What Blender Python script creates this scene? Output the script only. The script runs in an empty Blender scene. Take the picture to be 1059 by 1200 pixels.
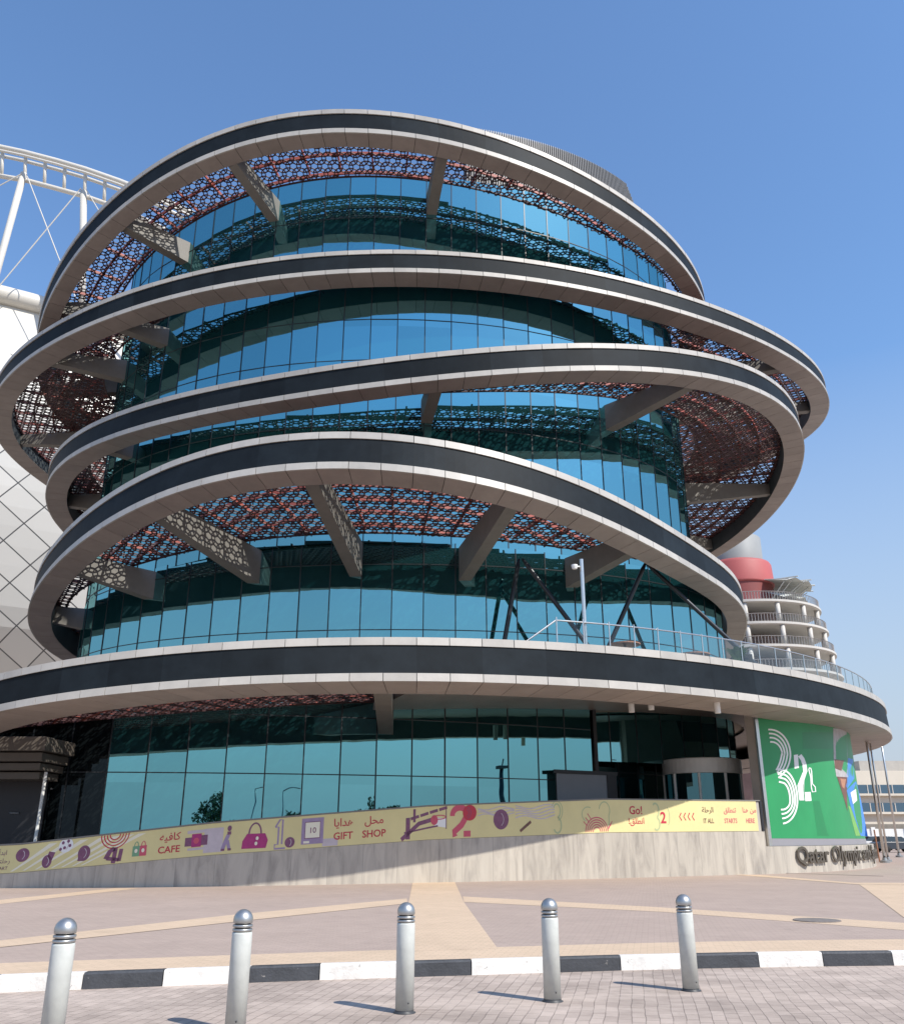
import bpy, math, random
from mathutils import Vector, Matrix
R_ = math.radians
rnd = random.Random(7)
sc = bpy.context.scene
C = sc.collection

# ------------------------------------------------------------------ camera
F, PITCH, CX, CY, EYE = 1040.0, R_(20.0), 529.5, 600.0, 1.6
cam = bpy.data.cameras.new('camera'); cam.sensor_fit = 'HORIZONTAL'; cam.sensor_width = 36
cam.lens = 36 * F / 1059; cam.clip_end = 6000; cam.clip_start = 0.05
co = bpy.data.objects.new('camera', cam); C.objects.link(co)
co.location = (0, 0, EYE); co.rotation_euler = (math.pi / 2 + PITCH, 0, 0); sc.camera = co

def ray(px, py):
    t = (CY - py) / F
    return Vector(((px - CX) / F, math.cos(PITCH) - t * math.sin(PITCH), math.sin(PITCH) + t * math.cos(PITCH)))
def at(px, py, d):                       # the point that far forward (metres along +Y) in that direction
    v = ray(px, py); return Vector((0, 0, EYE)) + v * (d / v.y)
def gnd(px, py, z=0.0):
    v = ray(px, py); s = (z - EYE) / v.z
    return Vector((v.x * s, v.y * s, z))

# ------------------------------------------------------------------ materials
def newmat(name):
    m = bpy.data.materials.new(name); m.use_nodes = True
    nt = m.node_tree; return m, nt, nt.nodes['Principled BSDF']
def pmat(name, col, rough=.6, metal=0.0, spec=.5, noise=0.0, nscale=1.5, bump=0.0, bscale=30, coat=0.0):
    m, nt, b = newmat(name); N, L = nt.nodes, nt.links
    b.inputs['Roughness'].default_value = rough; b.inputs['Metallic'].default_value = metal
    b.inputs['Specular IOR Level'].default_value = spec
    b.inputs['Coat Weight'].default_value = coat
    b.inputs['Base Color'].default_value = (*col, 1)
    tc = N.new('ShaderNodeTexCoord')
    if noise:
        n = N.new('ShaderNodeTexNoise'); n.inputs['Scale'].default_value = nscale; n.inputs['Detail'].default_value = 6
        n.inputs['Roughness'].default_value = .65
        L.new(tc.outputs['Object'], n.inputs['Vector'])
        r = N.new('ShaderNodeMapRange'); r.inputs['From Min'].default_value = .25; r.inputs['From Max'].default_value = .75
        r.inputs['To Min'].default_value = 1 - noise; r.inputs['To Max'].default_value = 1 + noise
        L.new(n.outputs['Fac'], r.inputs['Value'])
        x = N.new('ShaderNodeVectorMath'); x.operation = 'SCALE'; x.inputs[0].default_value = col
        L.new(r.outputs['Result'], x.inputs['Scale']); L.new(x.outputs['Vector'], b.inputs['Base Color'])
    if bump:
        n2 = N.new('ShaderNodeTexNoise'); n2.inputs['Scale'].default_value = bscale; n2.inputs['Detail'].default_value = 4
        L.new(tc.outputs['Object'], n2.inputs['Vector'])
        bp = N.new('ShaderNodeBump'); bp.inputs['Strength'].default_value = bump; bp.inputs['Distance'].default_value = .02
        L.new(n2.outputs['Fac'], bp.inputs['Height']); L.new(bp.outputs['Normal'], b.inputs['Normal'])
    return m

def cell_mat(name, col, rough, metal=0.0, var=.12, spec=.5, dirt=.1, rvar=0.0):
    """panel material: every panel (integer part of UV.x, UV.y) has its own slight tone, with faint streaks of dust"""
    m, nt, b = newmat(name); N, L = nt.nodes, nt.links
    b.inputs['Roughness'].default_value = rough; b.inputs['Metallic'].default_value = metal
    b.inputs['Specular IOR Level'].default_value = spec
    uv = N.new('ShaderNodeUVMap'); fl = N.new('ShaderNodeVectorMath'); fl.operation = 'FLOOR'
    L.new(uv.outputs['UV'], fl.inputs[0])
    wn = N.new('ShaderNodeTexWhiteNoise'); wn.noise_dimensions = '3D'; L.new(fl.outputs['Vector'], wn.inputs['Vector'])
    r = N.new('ShaderNodeMapRange'); r.inputs['To Min'].default_value = 1 - var; r.inputs['To Max'].default_value = 1 + var
    L.new(wn.outputs['Value'], r.inputs['Value'])
    tc = N.new('ShaderNodeTexCoord'); n = N.new('ShaderNodeTexNoise'); n.inputs['Scale'].default_value = .9; n.inputs['Detail'].default_value = 7
    n.inputs['Roughness'].default_value = .7
    L.new(tc.outputs['Object'], n.inputs['Vector'])
    r2 = N.new('ShaderNodeMapRange'); r2.inputs['From Min'].default_value = .3; r2.inputs['From Max'].default_value = .7
    r2.inputs['To Min'].default_value = 1 - dirt; r2.inputs['To Max'].default_value = 1 + dirt; L.new(n.outputs['Fac'], r2.inputs['Value'])
    mu = N.new('ShaderNodeMath'); mu.operation = 'MULTIPLY'; L.new(r.outputs['Result'], mu.inputs[0]); L.new(r2.outputs['Result'], mu.inputs[1])
    x = N.new('ShaderNodeVectorMath'); x.operation = 'SCALE'; x.inputs[0].default_value = col
    L.new(mu.outputs['Value'], x.inputs['Scale']); L.new(x.outputs['Vector'], b.inputs['Base Color'])
    return m

def glass_mat(name, tint, dark, fac, rough=.004, wob=.02):
    """coated curtain wall glass: a tinted mirror over a dark room"""
    m, nt, b = newmat(name); N, L = nt.nodes, nt.links
    N.remove(b)
    g = N.new('ShaderNodeBsdfGlossy'); g.inputs['Color'].default_value = (*tint, 1); g.inputs['Roughness'].default_value = rough
    d = N.new('ShaderNodeBsdfDiffuse'); d.inputs['Color'].default_value = (*dark, 1)
    uv = N.new('ShaderNodeUVMap'); sp = N.new('ShaderNodeVectorMath'); sp.operation = 'MULTIPLY'; sp.inputs[1].default_value = (1, .28, 0); L.new(uv.outputs['UV'], sp.inputs[0])
    fl = N.new('ShaderNodeVectorMath'); fl.operation = 'FLOOR'; L.new(sp.outputs['Vector'], fl.inputs[0])
    wn = N.new('ShaderNodeTexWhiteNoise'); wn.noise_dimensions = '3D'; L.new(fl.outputs['Vector'], wn.inputs['Vector'])
    vr = N.new('ShaderNodeMapRange'); vr.inputs['To Min'].default_value = .88; vr.inputs['To Max'].default_value = 1.08; L.new(wn.outputs['Value'], vr.inputs['Value'])
    tv = N.new('ShaderNodeVectorMath'); tv.operation = 'SCALE'; tv.inputs[0].default_value = tint; L.new(vr.outputs['Result'], tv.inputs['Scale']); L.new(tv.outputs['Vector'], g.inputs['Color'])
    mx = N.new('ShaderNodeMixShader')
    lw = N.new('ShaderNodeLayerWeight'); lw.inputs['Blend'].default_value = .25
    r = N.new('ShaderNodeMapRange'); r.inputs['To Min'].default_value = fac; r.inputs['To Max'].default_value = 1.0
    L.new(lw.outputs['Fresnel'], r.inputs['Value']); L.new(r.outputs['Result'], mx.inputs['Fac'])
    tc = N.new('ShaderNodeTexCoord'); n = N.new('ShaderNodeTexNoise'); n.inputs['Scale'].default_value = .8; n.inputs['Detail'].default_value = 1
    L.new(tc.outputs['Object'], n.inputs['Vector'])
    bp = N.new('ShaderNodeBump'); bp.inputs['Strength'].default_value = wob; bp.inputs['Distance'].default_value = .1
    L.new(n.outputs['Fac'], bp.inputs['Height']); L.new(bp.outputs['Normal'], g.inputs['Normal'])
    L.new(d.outputs['BSDF'], mx.inputs[1]); L.new(g.outputs['BSDF'], mx.inputs[2])
    L.new(mx.outputs['Shader'], N['Material Output'].inputs['Surface'])
    return m

def clear_glass(name, refl=.02, tint=(.955, .975, .975)):
    m, nt, b = newmat(name); N, L = nt.nodes, nt.links; N.remove(b)
    t = N.new('ShaderNodeBsdfTransparent'); t.inputs['Color'].default_value = (*tint, 1)
    g = N.new('ShaderNodeBsdfGlossy'); g.inputs['Roughness'].default_value = .02
    mx = N.new('ShaderNodeMixShader'); lw = N.new('ShaderNodeLayerWeight'); lw.inputs['Blend'].default_value = .2
    r = N.new('ShaderNodeMapRange'); r.inputs['To Min'].default_value = refl; r.inputs['To Max'].default_value = .14
    L.new(lw.outputs['Fresnel'], r.inputs['Value']); L.new(r.outputs['Result'], mx.inputs['Fac'])
    L.new(t.outputs['BSDF'], mx.inputs[1]); L.new(g.outputs['BSDF'], mx.inputs[2])
    L.new(mx.outputs['Shader'], N['Material Output'].inputs['Surface'])
    return m

def paver_mat(name, c1, c2, mortar, bw, bh, rot=0.0, msize=.006, blot=.12, dust=None, dustamt=.0, bump=.3, offset=.5, wob=0.0, stain=.84):
    m, nt, b = newmat(name); N, L = nt.nodes, nt.links
    b.inputs['Roughness'].default_value = .85; b.inputs['Specular IOR Level'].default_value = .25
    tc = N.new('ShaderNodeTexCoord'); mp = N.new('ShaderNodeMapping'); mp.inputs['Rotation'].default_value = (0, 0, rot)
    if wob:                               # slightly uneven laying
        nw = N.new('ShaderNodeTexNoise'); nw.inputs['Scale'].default_value = 1.3; nw.inputs['Detail'].default_value = 3; L.new(tc.outputs['Object'], nw.inputs['Vector'])
        mw = N.new('ShaderNodeVectorMath'); mw.operation = 'MULTIPLY_ADD'; mw.inputs[1].default_value = (wob, wob, 0); L.new(nw.outputs['Color'], mw.inputs[0]); L.new(tc.outputs['Object'], mw.inputs[2]); L.new(mw.outputs['Vector'], mp.inputs['Vector'])
    else: L.new(tc.outputs['Object'], mp.inputs['Vector'])
    br = N.new('ShaderNodeTexBrick'); br.offset = offset
    br.inputs['Color1'].default_value = (*c1, 1); br.inputs['Color2'].default_value = (*c2, 1); br.inputs['Mortar'].default_value = (*mortar, 1)
    br.inputs['Scale'].default_value = 1; br.inputs['Brick Width'].default_value = bw; br.inputs['Row Height'].default_value = bh
    br.inputs['Mortar Size'].default_value = msize; br.inputs['Mortar Smooth'].default_value = .3; br.inputs['Bias'].default_value = -.1
    L.new(mp.outputs['Vector'], br.inputs['Vector'])
    n = N.new('ShaderNodeTexNoise'); n.inputs['Scale'].default_value = .55; n.inputs['Detail'].default_value = 8; n.inputs['Roughness'].default_value = .7
    L.new(tc.outputs['Object'], n.inputs['Vector'])
    r = N.new('ShaderNodeMapRange'); r.inputs['From Min'].default_value = .3; r.inputs['From Max'].default_value = .7
    r.inputs['To Min'].default_value = 1 - blot; r.inputs['To Max'].default_value = 1 + blot; L.new(n.outputs['Fac'], r.inputs['Value'])
    x = N.new('ShaderNodeVectorMath'); x.operation = 'SCALE'; L.new(br.outputs['Color'], x.inputs[0]); L.new(r.outputs['Result'], x.inputs['Scale'])
    out = x.outputs['Vector']
    if dust:
        n2 = N.new('ShaderNodeTexNoise'); n2.inputs['Scale'].default_value = .8; n2.inputs['Detail'].default_value = 9; n2.inputs['Roughness'].default_value = .75
        mp2 = N.new('ShaderNodeMapping'); mp2.inputs['Scale'].default_value = (.5, 1.6, 1); mp2.inputs['Location'].default_value = (3, 7, 0)
        L.new(tc.outputs['Object'], mp2.inputs['Vector']); L.new(mp2.outputs['Vector'], n2.inputs['Vector'])
        r2 = N.new('ShaderNodeMapRange'); r2.inputs['From Min'].default_value = .47; r2.inputs['From Max'].default_value = .68
        r2.inputs['To Min'].default_value = 0; r2.inputs['To Max'].default_value = dustamt; L.new(n2.outputs['Fac'], r2.inputs['Value'])
        mx = N.new('ShaderNodeMix'); mx.data_type = 'RGBA'; L.new(r2.outputs['Result'], mx.inputs['Factor'])
        L.new(out, mx.inputs['A']); mx.inputs['B'].default_value = (*dust, 1); out = mx.outputs['Result']
    ns = N.new('ShaderNodeTexNoise'); ns.inputs['Scale'].default_value = 1.7; ns.inputs['Detail'].default_value = 10; ns.inputs['Roughness'].default_value = .72; ns.inputs['Distortion'].default_value = .6
    L.new(tc.outputs['Object'], ns.inputs['Vector']); rs = N.new('ShaderNodeMapRange'); rs.inputs['From Min'].default_value = .56; rs.inputs['From Max'].default_value = .74; rs.inputs['To Min'].default_value = 1; rs.inputs['To Max'].default_value = stain
    L.new(ns.outputs['Fac'], rs.inputs['Value']); xs_ = N.new('ShaderNodeVectorMath'); xs_.operation = 'SCALE'; L.new(out, xs_.inputs[0]); L.new(rs.outputs['Result'], xs_.inputs['Scale']); out = xs_.outputs['Vector']
    L.new(out, b.inputs['Base Color'])
    bp = N.new('ShaderNodeBump'); bp.inputs['Strength'].default_value = bump; bp.inputs['Distance'].default_value = .006; bp.invert = True
    n3 = N.new('ShaderNodeTexNoise'); n3.inputs['Scale'].default_value = 45; n3.inputs['Detail'].default_value = 3; L.new(tc.outputs['Object'], n3.inputs['Vector'])
    ad = N.new('ShaderNodeMath'); ad.operation = 'MULTIPLY_ADD'; ad.inputs[1].default_value = .5; L.new(n3.outputs['Fac'], ad.inputs[0]); L.new(br.outputs['Fac'], ad.inputs[2])
    L.new(ad.outputs['Value'], bp.inputs['Height']); L.new(bp.outputs['Normal'], b.inputs['Normal'])
    return m

def marble_mat():
    m, nt, b = newmat('marble'); N, L = nt.nodes, nt.links
    b.inputs['Roughness'].default_value = .45
    uv = N.new('ShaderNodeUVMap')
    fl = N.new('ShaderNodeVectorMath'); fl.operation = 'FLOOR'
    sc_ = N.new('ShaderNodeVectorMath'); sc_.operation = 'MULTIPLY'; sc_.inputs[1].default_value = (1 / 1.25, 0, 0)
    L.new(uv.outputs['UV'], sc_.inputs[0]); L.new(sc_.outputs['Vector'], fl.inputs[0])
    wn = N.new('ShaderNodeTexWhiteNoise'); wn.noise_dimensions = '3D'; L.new(fl.outputs['Vector'], wn.inputs['Vector'])
    off = N.new('ShaderNodeVectorMath'); off.operation = 'MULTIPLY_ADD'; off.inputs[1].default_value = (7, 9, 5); L.new(wn.outputs['Color'], off.inputs[0]); L.new(uv.outputs['UV'], off.inputs[2])
    mp = N.new('ShaderNodeMapping'); mp.inputs['Rotation'].default_value = (0, 0, R_(20)); mp.inputs['Scale'].default_value = (1.9, .38, 1)
    L.new(off.outputs['Vector'], mp.inputs['Vector'])
    n = N.new('ShaderNodeTexNoise'); n.inputs['Scale'].default_value = 1.4; n.inputs['Detail'].default_value = 9; n.inputs['Roughness'].default_value = .62; n.inputs['Distortion'].default_value = .8
    L.new(mp.outputs['Vector'], n.inputs['Vector'])
    cr = N.new('ShaderNodeValToRGB'); e = cr.color_ramp.elements
    e[0].position = .30; e[0].color = (.29, .262, .225, 1); e[1].position = .55; e[1].color = (.475, .43, .36, 1)
    k = e.new(.42); k.color = (.395, .355, .30, 1); k = e.new(.75); k.color = (.52, .475, .40, 1)
    L.new(n.outputs['Fac'], cr.inputs['Fac'])
    # panel joints
    fr = N.new('ShaderNodeSeparateXYZ'); L.new(sc_.outputs['Vector'], fr.inputs[0])
    f2 = N.new('ShaderNodeMath'); f2.operation = 'FRACT'; L.new(fr.outputs['X'], f2.inputs[0])
    lt = N.new('ShaderNodeMath'); lt.operation = 'LESS_THAN'; lt.inputs[1].default_value = .012; L.new(f2.outputs['Value'], lt.inputs[0])
    r = N.new('ShaderNodeMapRange'); r.inputs['To Min'].default_value = .94; r.inputs['To Max'].default_value = 1.05; L.new(wn.outputs['Value'], r.inputs['Value'])
    x = N.new('ShaderNodeVectorMath'); x.operation = 'SCALE'; L.new(cr.outputs['Color'], x.inputs[0]); L.new(r.outputs['Result'], x.inputs['Scale'])
    mx = N.new('ShaderNodeMix'); mx.data_type = 'RGBA'; L.new(lt.outputs['Value'], mx.inputs['Factor']); L.new(x.outputs['Vector'], mx.inputs['A']); mx.inputs['B'].default_value = (.30, .27, .23, 1)
    L.new(mx.outputs['Result'], b.inputs['Base Color'])
    return m

M = {}
M['trim'] = cell_mat('pale_aluminium_panel', (.42, .395, .355), .45, 0.0, .09, .5, .12)
M['soffit'] = cell_mat('bronze_soffit_panel', (.305, .268, .245), .5, 0.0, .09, .4, .12)
M['fascia'] = cell_mat('dark_fascia_panel', (.0105, .0145, .018), .6, 0.0, .2, .14, .3)
M['inner_face'] = cell_mat('slate_inner_panel', (.085, .105, .115), .6, 0.0, .12, .3, .15)
M['lattice'] = pmat('maroon_lattice', (.055, .020, .020), .6, noise=.2)
M['red'] = pmat('red_steel', (.39, .105, .075), .55, noise=.18)
M['beam'] = pmat('grey_beam_cladding', (.19, .182, .165), .6, noise=.12, nscale=2)
M['glass'] = glass_mat('teal_mirror_glass', (.255, .56, .60), (.018, .10, .11), .76, wob=.035)
M['ground_glass'] = glass_mat('green_mirror_glass', (.235, .56, .60), (.016, .075, .08), .78, wob=.035)
M['wing_glass'] = glass_mat('black_window_glass', (.2, .25, .28), (.006, .008, .009), .06)
M['dark_glass'] = glass_mat('dark_glass', (.22, .46, .50), (.008, .022, .025), .35)
M['mullion'] = pmat('dark_mullion', (.018, .022, .026), .4)
M['silver'] = pmat('brushed_steel', (.62, .62, .60), .28, .9, noise=.1, nscale=8)
M['rail_glass'] = clear_glass('clear_glass')
M['white'] = pmat('white_paint', (.78, .78, .75), .45, noise=.05, nscale=3)
M['stadium_white'] = pmat('stadium_white_steel', (.60, .57, .51), .45, noise=.06, nscale=.3)
M['marble'] = marble_mat()
M['concrete'] = pmat('concrete', (.42, .39, .35), .8, noise=.12, nscale=1)
M['deck'] = pmat('terrace_paving', (.45, .40, .34), .8, noise=.1)
M['roofing'] = pmat('roofing', (.35, .34, .32), .8, noise=.1)
M['fin'] = pmat('louvre_fin', (.20, .197, .19), .5, noise=.05)
M['yellow'] = pmat('yellow_vinyl', (.70, .615, .295), .5, noise=.07, nscale=.8, bump=.35, bscale=1.6)
M['green'] = pmat('green_vinyl', (.026, .27, .095), .45, noise=.08, nscale=.6, spec=.4, bump=.3, bscale=1.2)
M['green2'] = pmat('green_vinyl_deep', (.018, .215, .075), .4, noise=.06, nscale=.6, spec=.4)
M['print_white'] = pmat('print_white', (.80, .80, .78), .5)
M['print_grey'] = pmat('print_grey', (.42, .40, .40), .5, noise=.25, nscale=3)
M['print_brown'] = pmat('print_brown', (.16, .075, .055), .5, noise=.3, nscale=4)
M['print_skin'] = pmat('print_skin', (.42, .20, .12), .5, noise=.3, nscale=5)
M['print_blue'] = pmat('print_blue', (.06, .24, .62), .5, noise=.2, nscale=3)
M['print_lime'] = pmat('print_lime', (.18, .42, .10), .5, noise=.1)
M['pr_red'] = pmat('print_red', (.50, .03, .055), .5)
M['pr_rose'] = pmat('print_rose', (.58, .09, .14), .5)
M['pr_plum'] = pmat('print_plum', (.20, .075, .14), .5, noise=.25, nscale=6)
M['pr_mauve'] = pmat('print_mauve', (.33, .25, .38), .5, noise=.12, nscale=6)
M['pr_lilac'] = pmat('print_lilac', (.55, .48, .50), .5, noise=.1, nscale=4)
M['pr_magenta'] = pmat('print_magenta', (.40, .03, .17), .5, noise=.2, nscale=8)
M['pr_sage'] = pmat('print_sage', (.42, .48, .26), .5)
M['pr_cream'] = pmat('print_cream', (.80, .76, .60), .5)
M['pr_green'] = pmat('print_green', (.16, .34, .20), .5)
M['letter'] = pmat('bronze_letter', (.14, .12, .095), .4, .5)
M['steel_strip'] = pmat('grey_metal_strip', (.30, .29, .31), .45, .2)
M['slate_panel'] = pmat('slate_grey_panel', (.21, .225, .25), .4, noise=.06)
M['door_grey'] = pmat('bluish_grey_door', (.15, .17, .20), .45, noise=.08)
M['wing_dark'] = pmat('dark_cladding', (.018, .019, .023), .5, noise=.1)
M['canopy'] = pmat('brown_canopy_panel', (.105, .09, .075), .55, noise=.1)
M['dark_tube'] = pmat('charcoal_tube', (.02, .024, .03), .35, .2)
M['mauve'] = paver_mat('mauve_paving', (.415, .323, .268), (.38, .298, .248), (.32, .25, .21), .20, .10, R_(12), .006, .07, bump=.15)
M['sand'] = paver_mat('sand_paving', (.60, .45, .315), (.55, .415, .29), (.45, .345, .25), .20, .10, R_(12), .006, .06, bump=.15)
M['road'] = paver_mat('grey_paver_road', (.425, .345, .288), (.345, .278, .232), (.24, .195, .165), .27, .135, R_(101), .006, .26, (.56, .46, .385), .9, bump=.8, wob=.07, stain=.7)
M['kerb_white'] = pmat('white_kerb_paint', (.70, .67, .62), .6, noise=.22, nscale=4, bump=.3)
def chip(m, col, at=.63):
    nt = m.node_tree; N, L = nt.nodes, nt.links; b = N['Principled BSDF']; src = b.inputs['Base Color'].links[0].from_socket
    tc = N.new('ShaderNodeTexCoord'); n = N.new('ShaderNodeTexNoise'); n.inputs['Scale'].default_value = 9; n.inputs['Detail'].default_value = 8; n.inputs['Roughness'].default_value = .7
    L.new(tc.outputs['Object'], n.inputs['Vector']); r = N.new('ShaderNodeMapRange'); r.inputs['From Min'].default_value = at; r.inputs['From Max'].default_value = at + .03; L.new(n.outputs['Fac'], r.inputs['Value'])
    mx = N.new('ShaderNodeMix'); mx.data_type = 'RGBA'; L.new(r.outputs['Result'], mx.inputs['Factor']); L.new(src, mx.inputs['A']); mx.inputs['B'].default_value = (*col, 1); L.new(mx.outputs['Result'], b.inputs['Base Color'])
chip(M['kerb_white'], (.30, .28, .25))
M['kerb_black'] = pmat('black_kerb_paint', (.045, .047, .052), .55, noise=.3, nscale=5, bump=.25)
chip(M['kerb_black'], (.24, .22, .2), .66)
M['ground'] = pmat('sandy_ground', (.42, .36, .29), .9, noise=.2, nscale=.05)
M['bollard'] = pmat('grey_white_bollard_paint', (.53, .54, .50), .42, noise=.12, nscale=7, bump=.05, bscale=25)
M['cap_steel'] = pmat('cap_steel', (.44, .44, .425), .4, .85, noise=.12, nscale=14)
M['bollard_dark'] = pmat('bollard_groove', (.05, .05, .05), .5)
M['iron'] = pmat('cast_iron', (.20, .17, .15), .6, noise=.2, nscale=10)
M['tower_red'] = pmat('coral_red_render', (.40, .09, .085), .6, noise=.08, nscale=.3)
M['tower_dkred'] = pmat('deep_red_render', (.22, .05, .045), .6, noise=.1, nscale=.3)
M['tower_grey'] = pmat('grey_drum_cladding', (.27, .275, .27), .6, .0, noise=.1, nscale=.2)
M['tower_white'] = pmat('white_slab', (.54, .51, .465), .6, noise=.06, nscale=.4)
M['tower_soffit'] = pmat('tower_soffit', (.34, .32, .31), .7)
M['tower_core'] = pmat('tower_core', (.26, .17, .15), .7, noise=.3, nscale=.3)
M['awning'] = pmat('awning_fabric', (.50, .50, .46), .7, noise=.1, nscale=1)
M['office'] = pmat('cream_office_wall', (.66, .60, .50), .7, noise=.06, nscale=.3)
M['office_glass'] = glass_mat('office_glass', (.30, .42, .52), (.03, .06, .09), .5)
M['office_dark'] = pmat('dark_storey', (.22, .20, .17), .7, noise=.3, nscale=1)
M['bark'] = pmat('bark', (.12, .085, .055), .9, noise=.3, nscale=6)
M['leaf'] = pmat('leaf', (.045, .085, .02), .6, noise=.45, nscale=1.2)
M['leaf2'] = pmat('palm_leaf', (.05, .085, .03), .6, noise=.4, nscale=2)
M['palm_green'] = pmat('terrace_palm_leaf', (.10, .20, .06), .5, noise=.3, nscale=3)
M['pole_grey'] = pmat('galvanised_pole', (.30, .31, .31), .45, .4)
M['wood'] = pmat('table_wood', (.34, .16, .09), .5, noise=.2, nscale=4)
M['black'] = pmat('black_plastic', (.015, .015, .017), .5)
M['car_white'] = pmat('car_white', (.70, .70, .69), .25, coat=.6)
M['car_dark'] = pmat('car_dark', (.035, .04, .05), .25, coat=.6)
M['car_silver'] = pmat('car_silver', (.40, .41, .42), .3, .5, coat=.6)
M['car_glass'] = glass_mat('car_glass', (.4, .45, .5), (.01, .012, .015), .3)
M['rubber'] = pmat('rubber', (.02, .02, .02), .8)

def facade_mat():
    m, nt, b = newmat('stadium_panels'); N, L = nt.nodes, nt.links
    b.inputs['Roughness'].default_value = .3
    uv = N.new('ShaderNodeUVMap'); mp = N.new('ShaderNodeMapping'); mp.inputs['Rotation'].default_value = (0, 0, R_(38))
    L.new(uv.outputs['UV'], mp.inputs['Vector'])
    br = N.new('ShaderNodeTexBrick'); br.offset = 0
    br.inputs['Color1'].default_value = (.60, .58, .54, 1); br.inputs['Color2'].default_value = (.50, .485, .45, 1); br.inputs['Mortar'].default_value = (.08, .08, .08, 1)
    br.inputs['Scale'].default_value = 1; br.inputs['Brick Width'].default_value = 4.4; br.inputs['Row Height'].default_value = 3.4; br.inputs['Mortar Size'].default_value = .085
    L.new(mp.outputs['Vector'], br.inputs['Vector']); L.new(br.outputs['Color'], b.inputs['Base Color'])
    return m
M['facade'] = facade_mat()

# ------------------------------------------------------------------ mesh helpers
class MB:
    def __init__(s): s.v = []; s.f = []; s.uv = []; s.mi = []
    def face(s, pts, uv=None, mi=0):
        i = len(s.v); s.v += [tuple(p) for p in pts]; s.f.append(tuple(range(i, i + len(pts)))); s.uv.append(uv); s.mi.append(mi)
    def hexa(s, p, uv=None, mi=0):       # 8 points: bottom ring then top ring
        i = len(s.v); s.v += [tuple(q) for q in p]
        for q in ((3, 2, 1, 0), (4, 5, 6, 7), (0, 1, 5, 4), (1, 2, 6, 5), (2, 3, 7, 6), (3, 0, 4, 7)):
            s.f.append(tuple(i + k for k in q)); s.uv.append([uv] * 4 if uv else None); s.mi.append(mi)
    def box(s, lo, hi, mi=0, rot=0.0, org=(0, 0)):
        pts = [(lo[0], lo[1], lo[2]), (hi[0], lo[1], lo[2]), (hi[0], hi[1], lo[2]), (lo[0], hi[1], lo[2]), (lo[0], lo[1], hi[2]), (hi[0], lo[1], hi[2]), (hi[0], hi[1], hi[2]), (lo[0], hi[1], hi[2])]
        if rot:
            c, n = math.cos(rot), math.sin(rot)
            pts = [(org[0] + (x - org[0]) * c - (y - org[1]) * n, org[1] + (x - org[0]) * n + (y - org[1]) * c, z) for x, y, z in pts]
        s.hexa(pts, mi=mi)
    def tube(s, path, r, n=8, cap=True, mi=0):
        path = [Vector(p) for p in path]; rings = []
        rr = r if isinstance(r, (list, tuple)) else [r] * len(path)
        up0 = Vector((0, 0, 1))
        for i, p in enumerate(path):
            t = (path[min(i + 1, len(path) - 1)] - path[max(i - 1, 0)]).normalized()
            a = t.cross(up0 if abs(t.z) < .95 else Vector((1, 0, 0))).normalized(); b = t.cross(a).normalized()
            base = len(s.v); s.v += [tuple(p + a * (rr[i] * math.cos(2 * math.pi * k / n)) + b * (rr[i] * math.sin(2 * math.pi * k / n))) for k in range(n)]
            rings.append(base)
        for a, b in zip(rings, rings[1:]):
            for k in range(n):
                s.f.append((a + k, a + (k + 1) % n, b + (k + 1) % n, b + k)); s.uv.append(None); s.mi.append(mi)
        if cap:
            s.f.append(tuple(reversed(range(rings[0], rings[0] + n)))); s.f.append(tuple(range(rings[-1], rings[-1] + n))); s.uv += [None] * 2; s.mi += [mi] * 2
    def lathe(s, prof, n=32, org=(0, 0, 0), mi=0, a0=0, a1=2 * math.pi):
        full = abs(a1 - a0 - 2 * math.pi) < 1e-6; m = n if full else n + 1; rings = []
        for r, z in prof:
            base = len(s.v)
            s.v += [(org[0] + r * math.cos(a0 + (a1 - a0) * k / n), org[1] + r * math.sin(a0 + (a1 - a0) * k / n), org[2] + z) for k in range(m)]
            rings.append(base)
        for a, b in zip(rings, rings[1:]):
            for k in range(n):
                k2 = (k + 1) % m
                s.f.append((a + k, a + k2, b + k2, b + k)); s.uv.append(None); s.mi.append(mi)
    def build(s, name, mat, parent=None, smooth=False, bevel=0.0):
        me = bpy.data.meshes.new(name); me.from_pydata(s.v, [], s.f)
        mats = mat if isinstance(mat, (list, tuple)) else [mat]
        for m in mats: me.materials.append(m)
        if len(mats) > 1: me.polygons.foreach_set('material_index', s.mi)
        if any(u is not None for u in s.uv):
            ul = me.uv_layers.new(name='UVMap'); k = 0
            for f, u in zip(s.f, s.uv):
                for j in range(len(f)):
                    if u is not None: ul.data[k].uv = u[j]
                    k += 1
        if smooth: me.polygons.foreach_set('use_smooth', [True] * len(me.polygons))
        me.validate(); me.update()
        o = bpy.data.objects.new(name, me); C.objects.link(o)
        if parent is not None: o.parent = parent
        if bevel:
            b = o.modifiers.new('bevel', 'BEVEL'); b.width = bevel; b.segments = 2; b.limit_method = 'ANGLE'
        return o
def tag(o, label=None, cat=None, group=None, kind=None):
    if label: o['label'] = label
    if cat: o['category'] = cat
    if group: o['group'] = group
    if kind: o['kind'] = kind
    return o
def empty(name, label=None, cat=None, group=None, loc=(0, 0, 0)):
    o = bpy.data.objects.new(name, None); C.objects.link(o); o.location = loc; o.empty_display_size = .2
    return tag(o, label, cat, group)
def lerp(x, xs, ys):
    if x <= xs[0]: return ys[0]
    for i in range(len(xs) - 1):
        if x <= xs[i + 1]: return ys[i] + (ys[i + 1] - ys[i]) * (x - xs[i]) / (xs[i + 1] - xs[i])
    return ys[-1]

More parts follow.
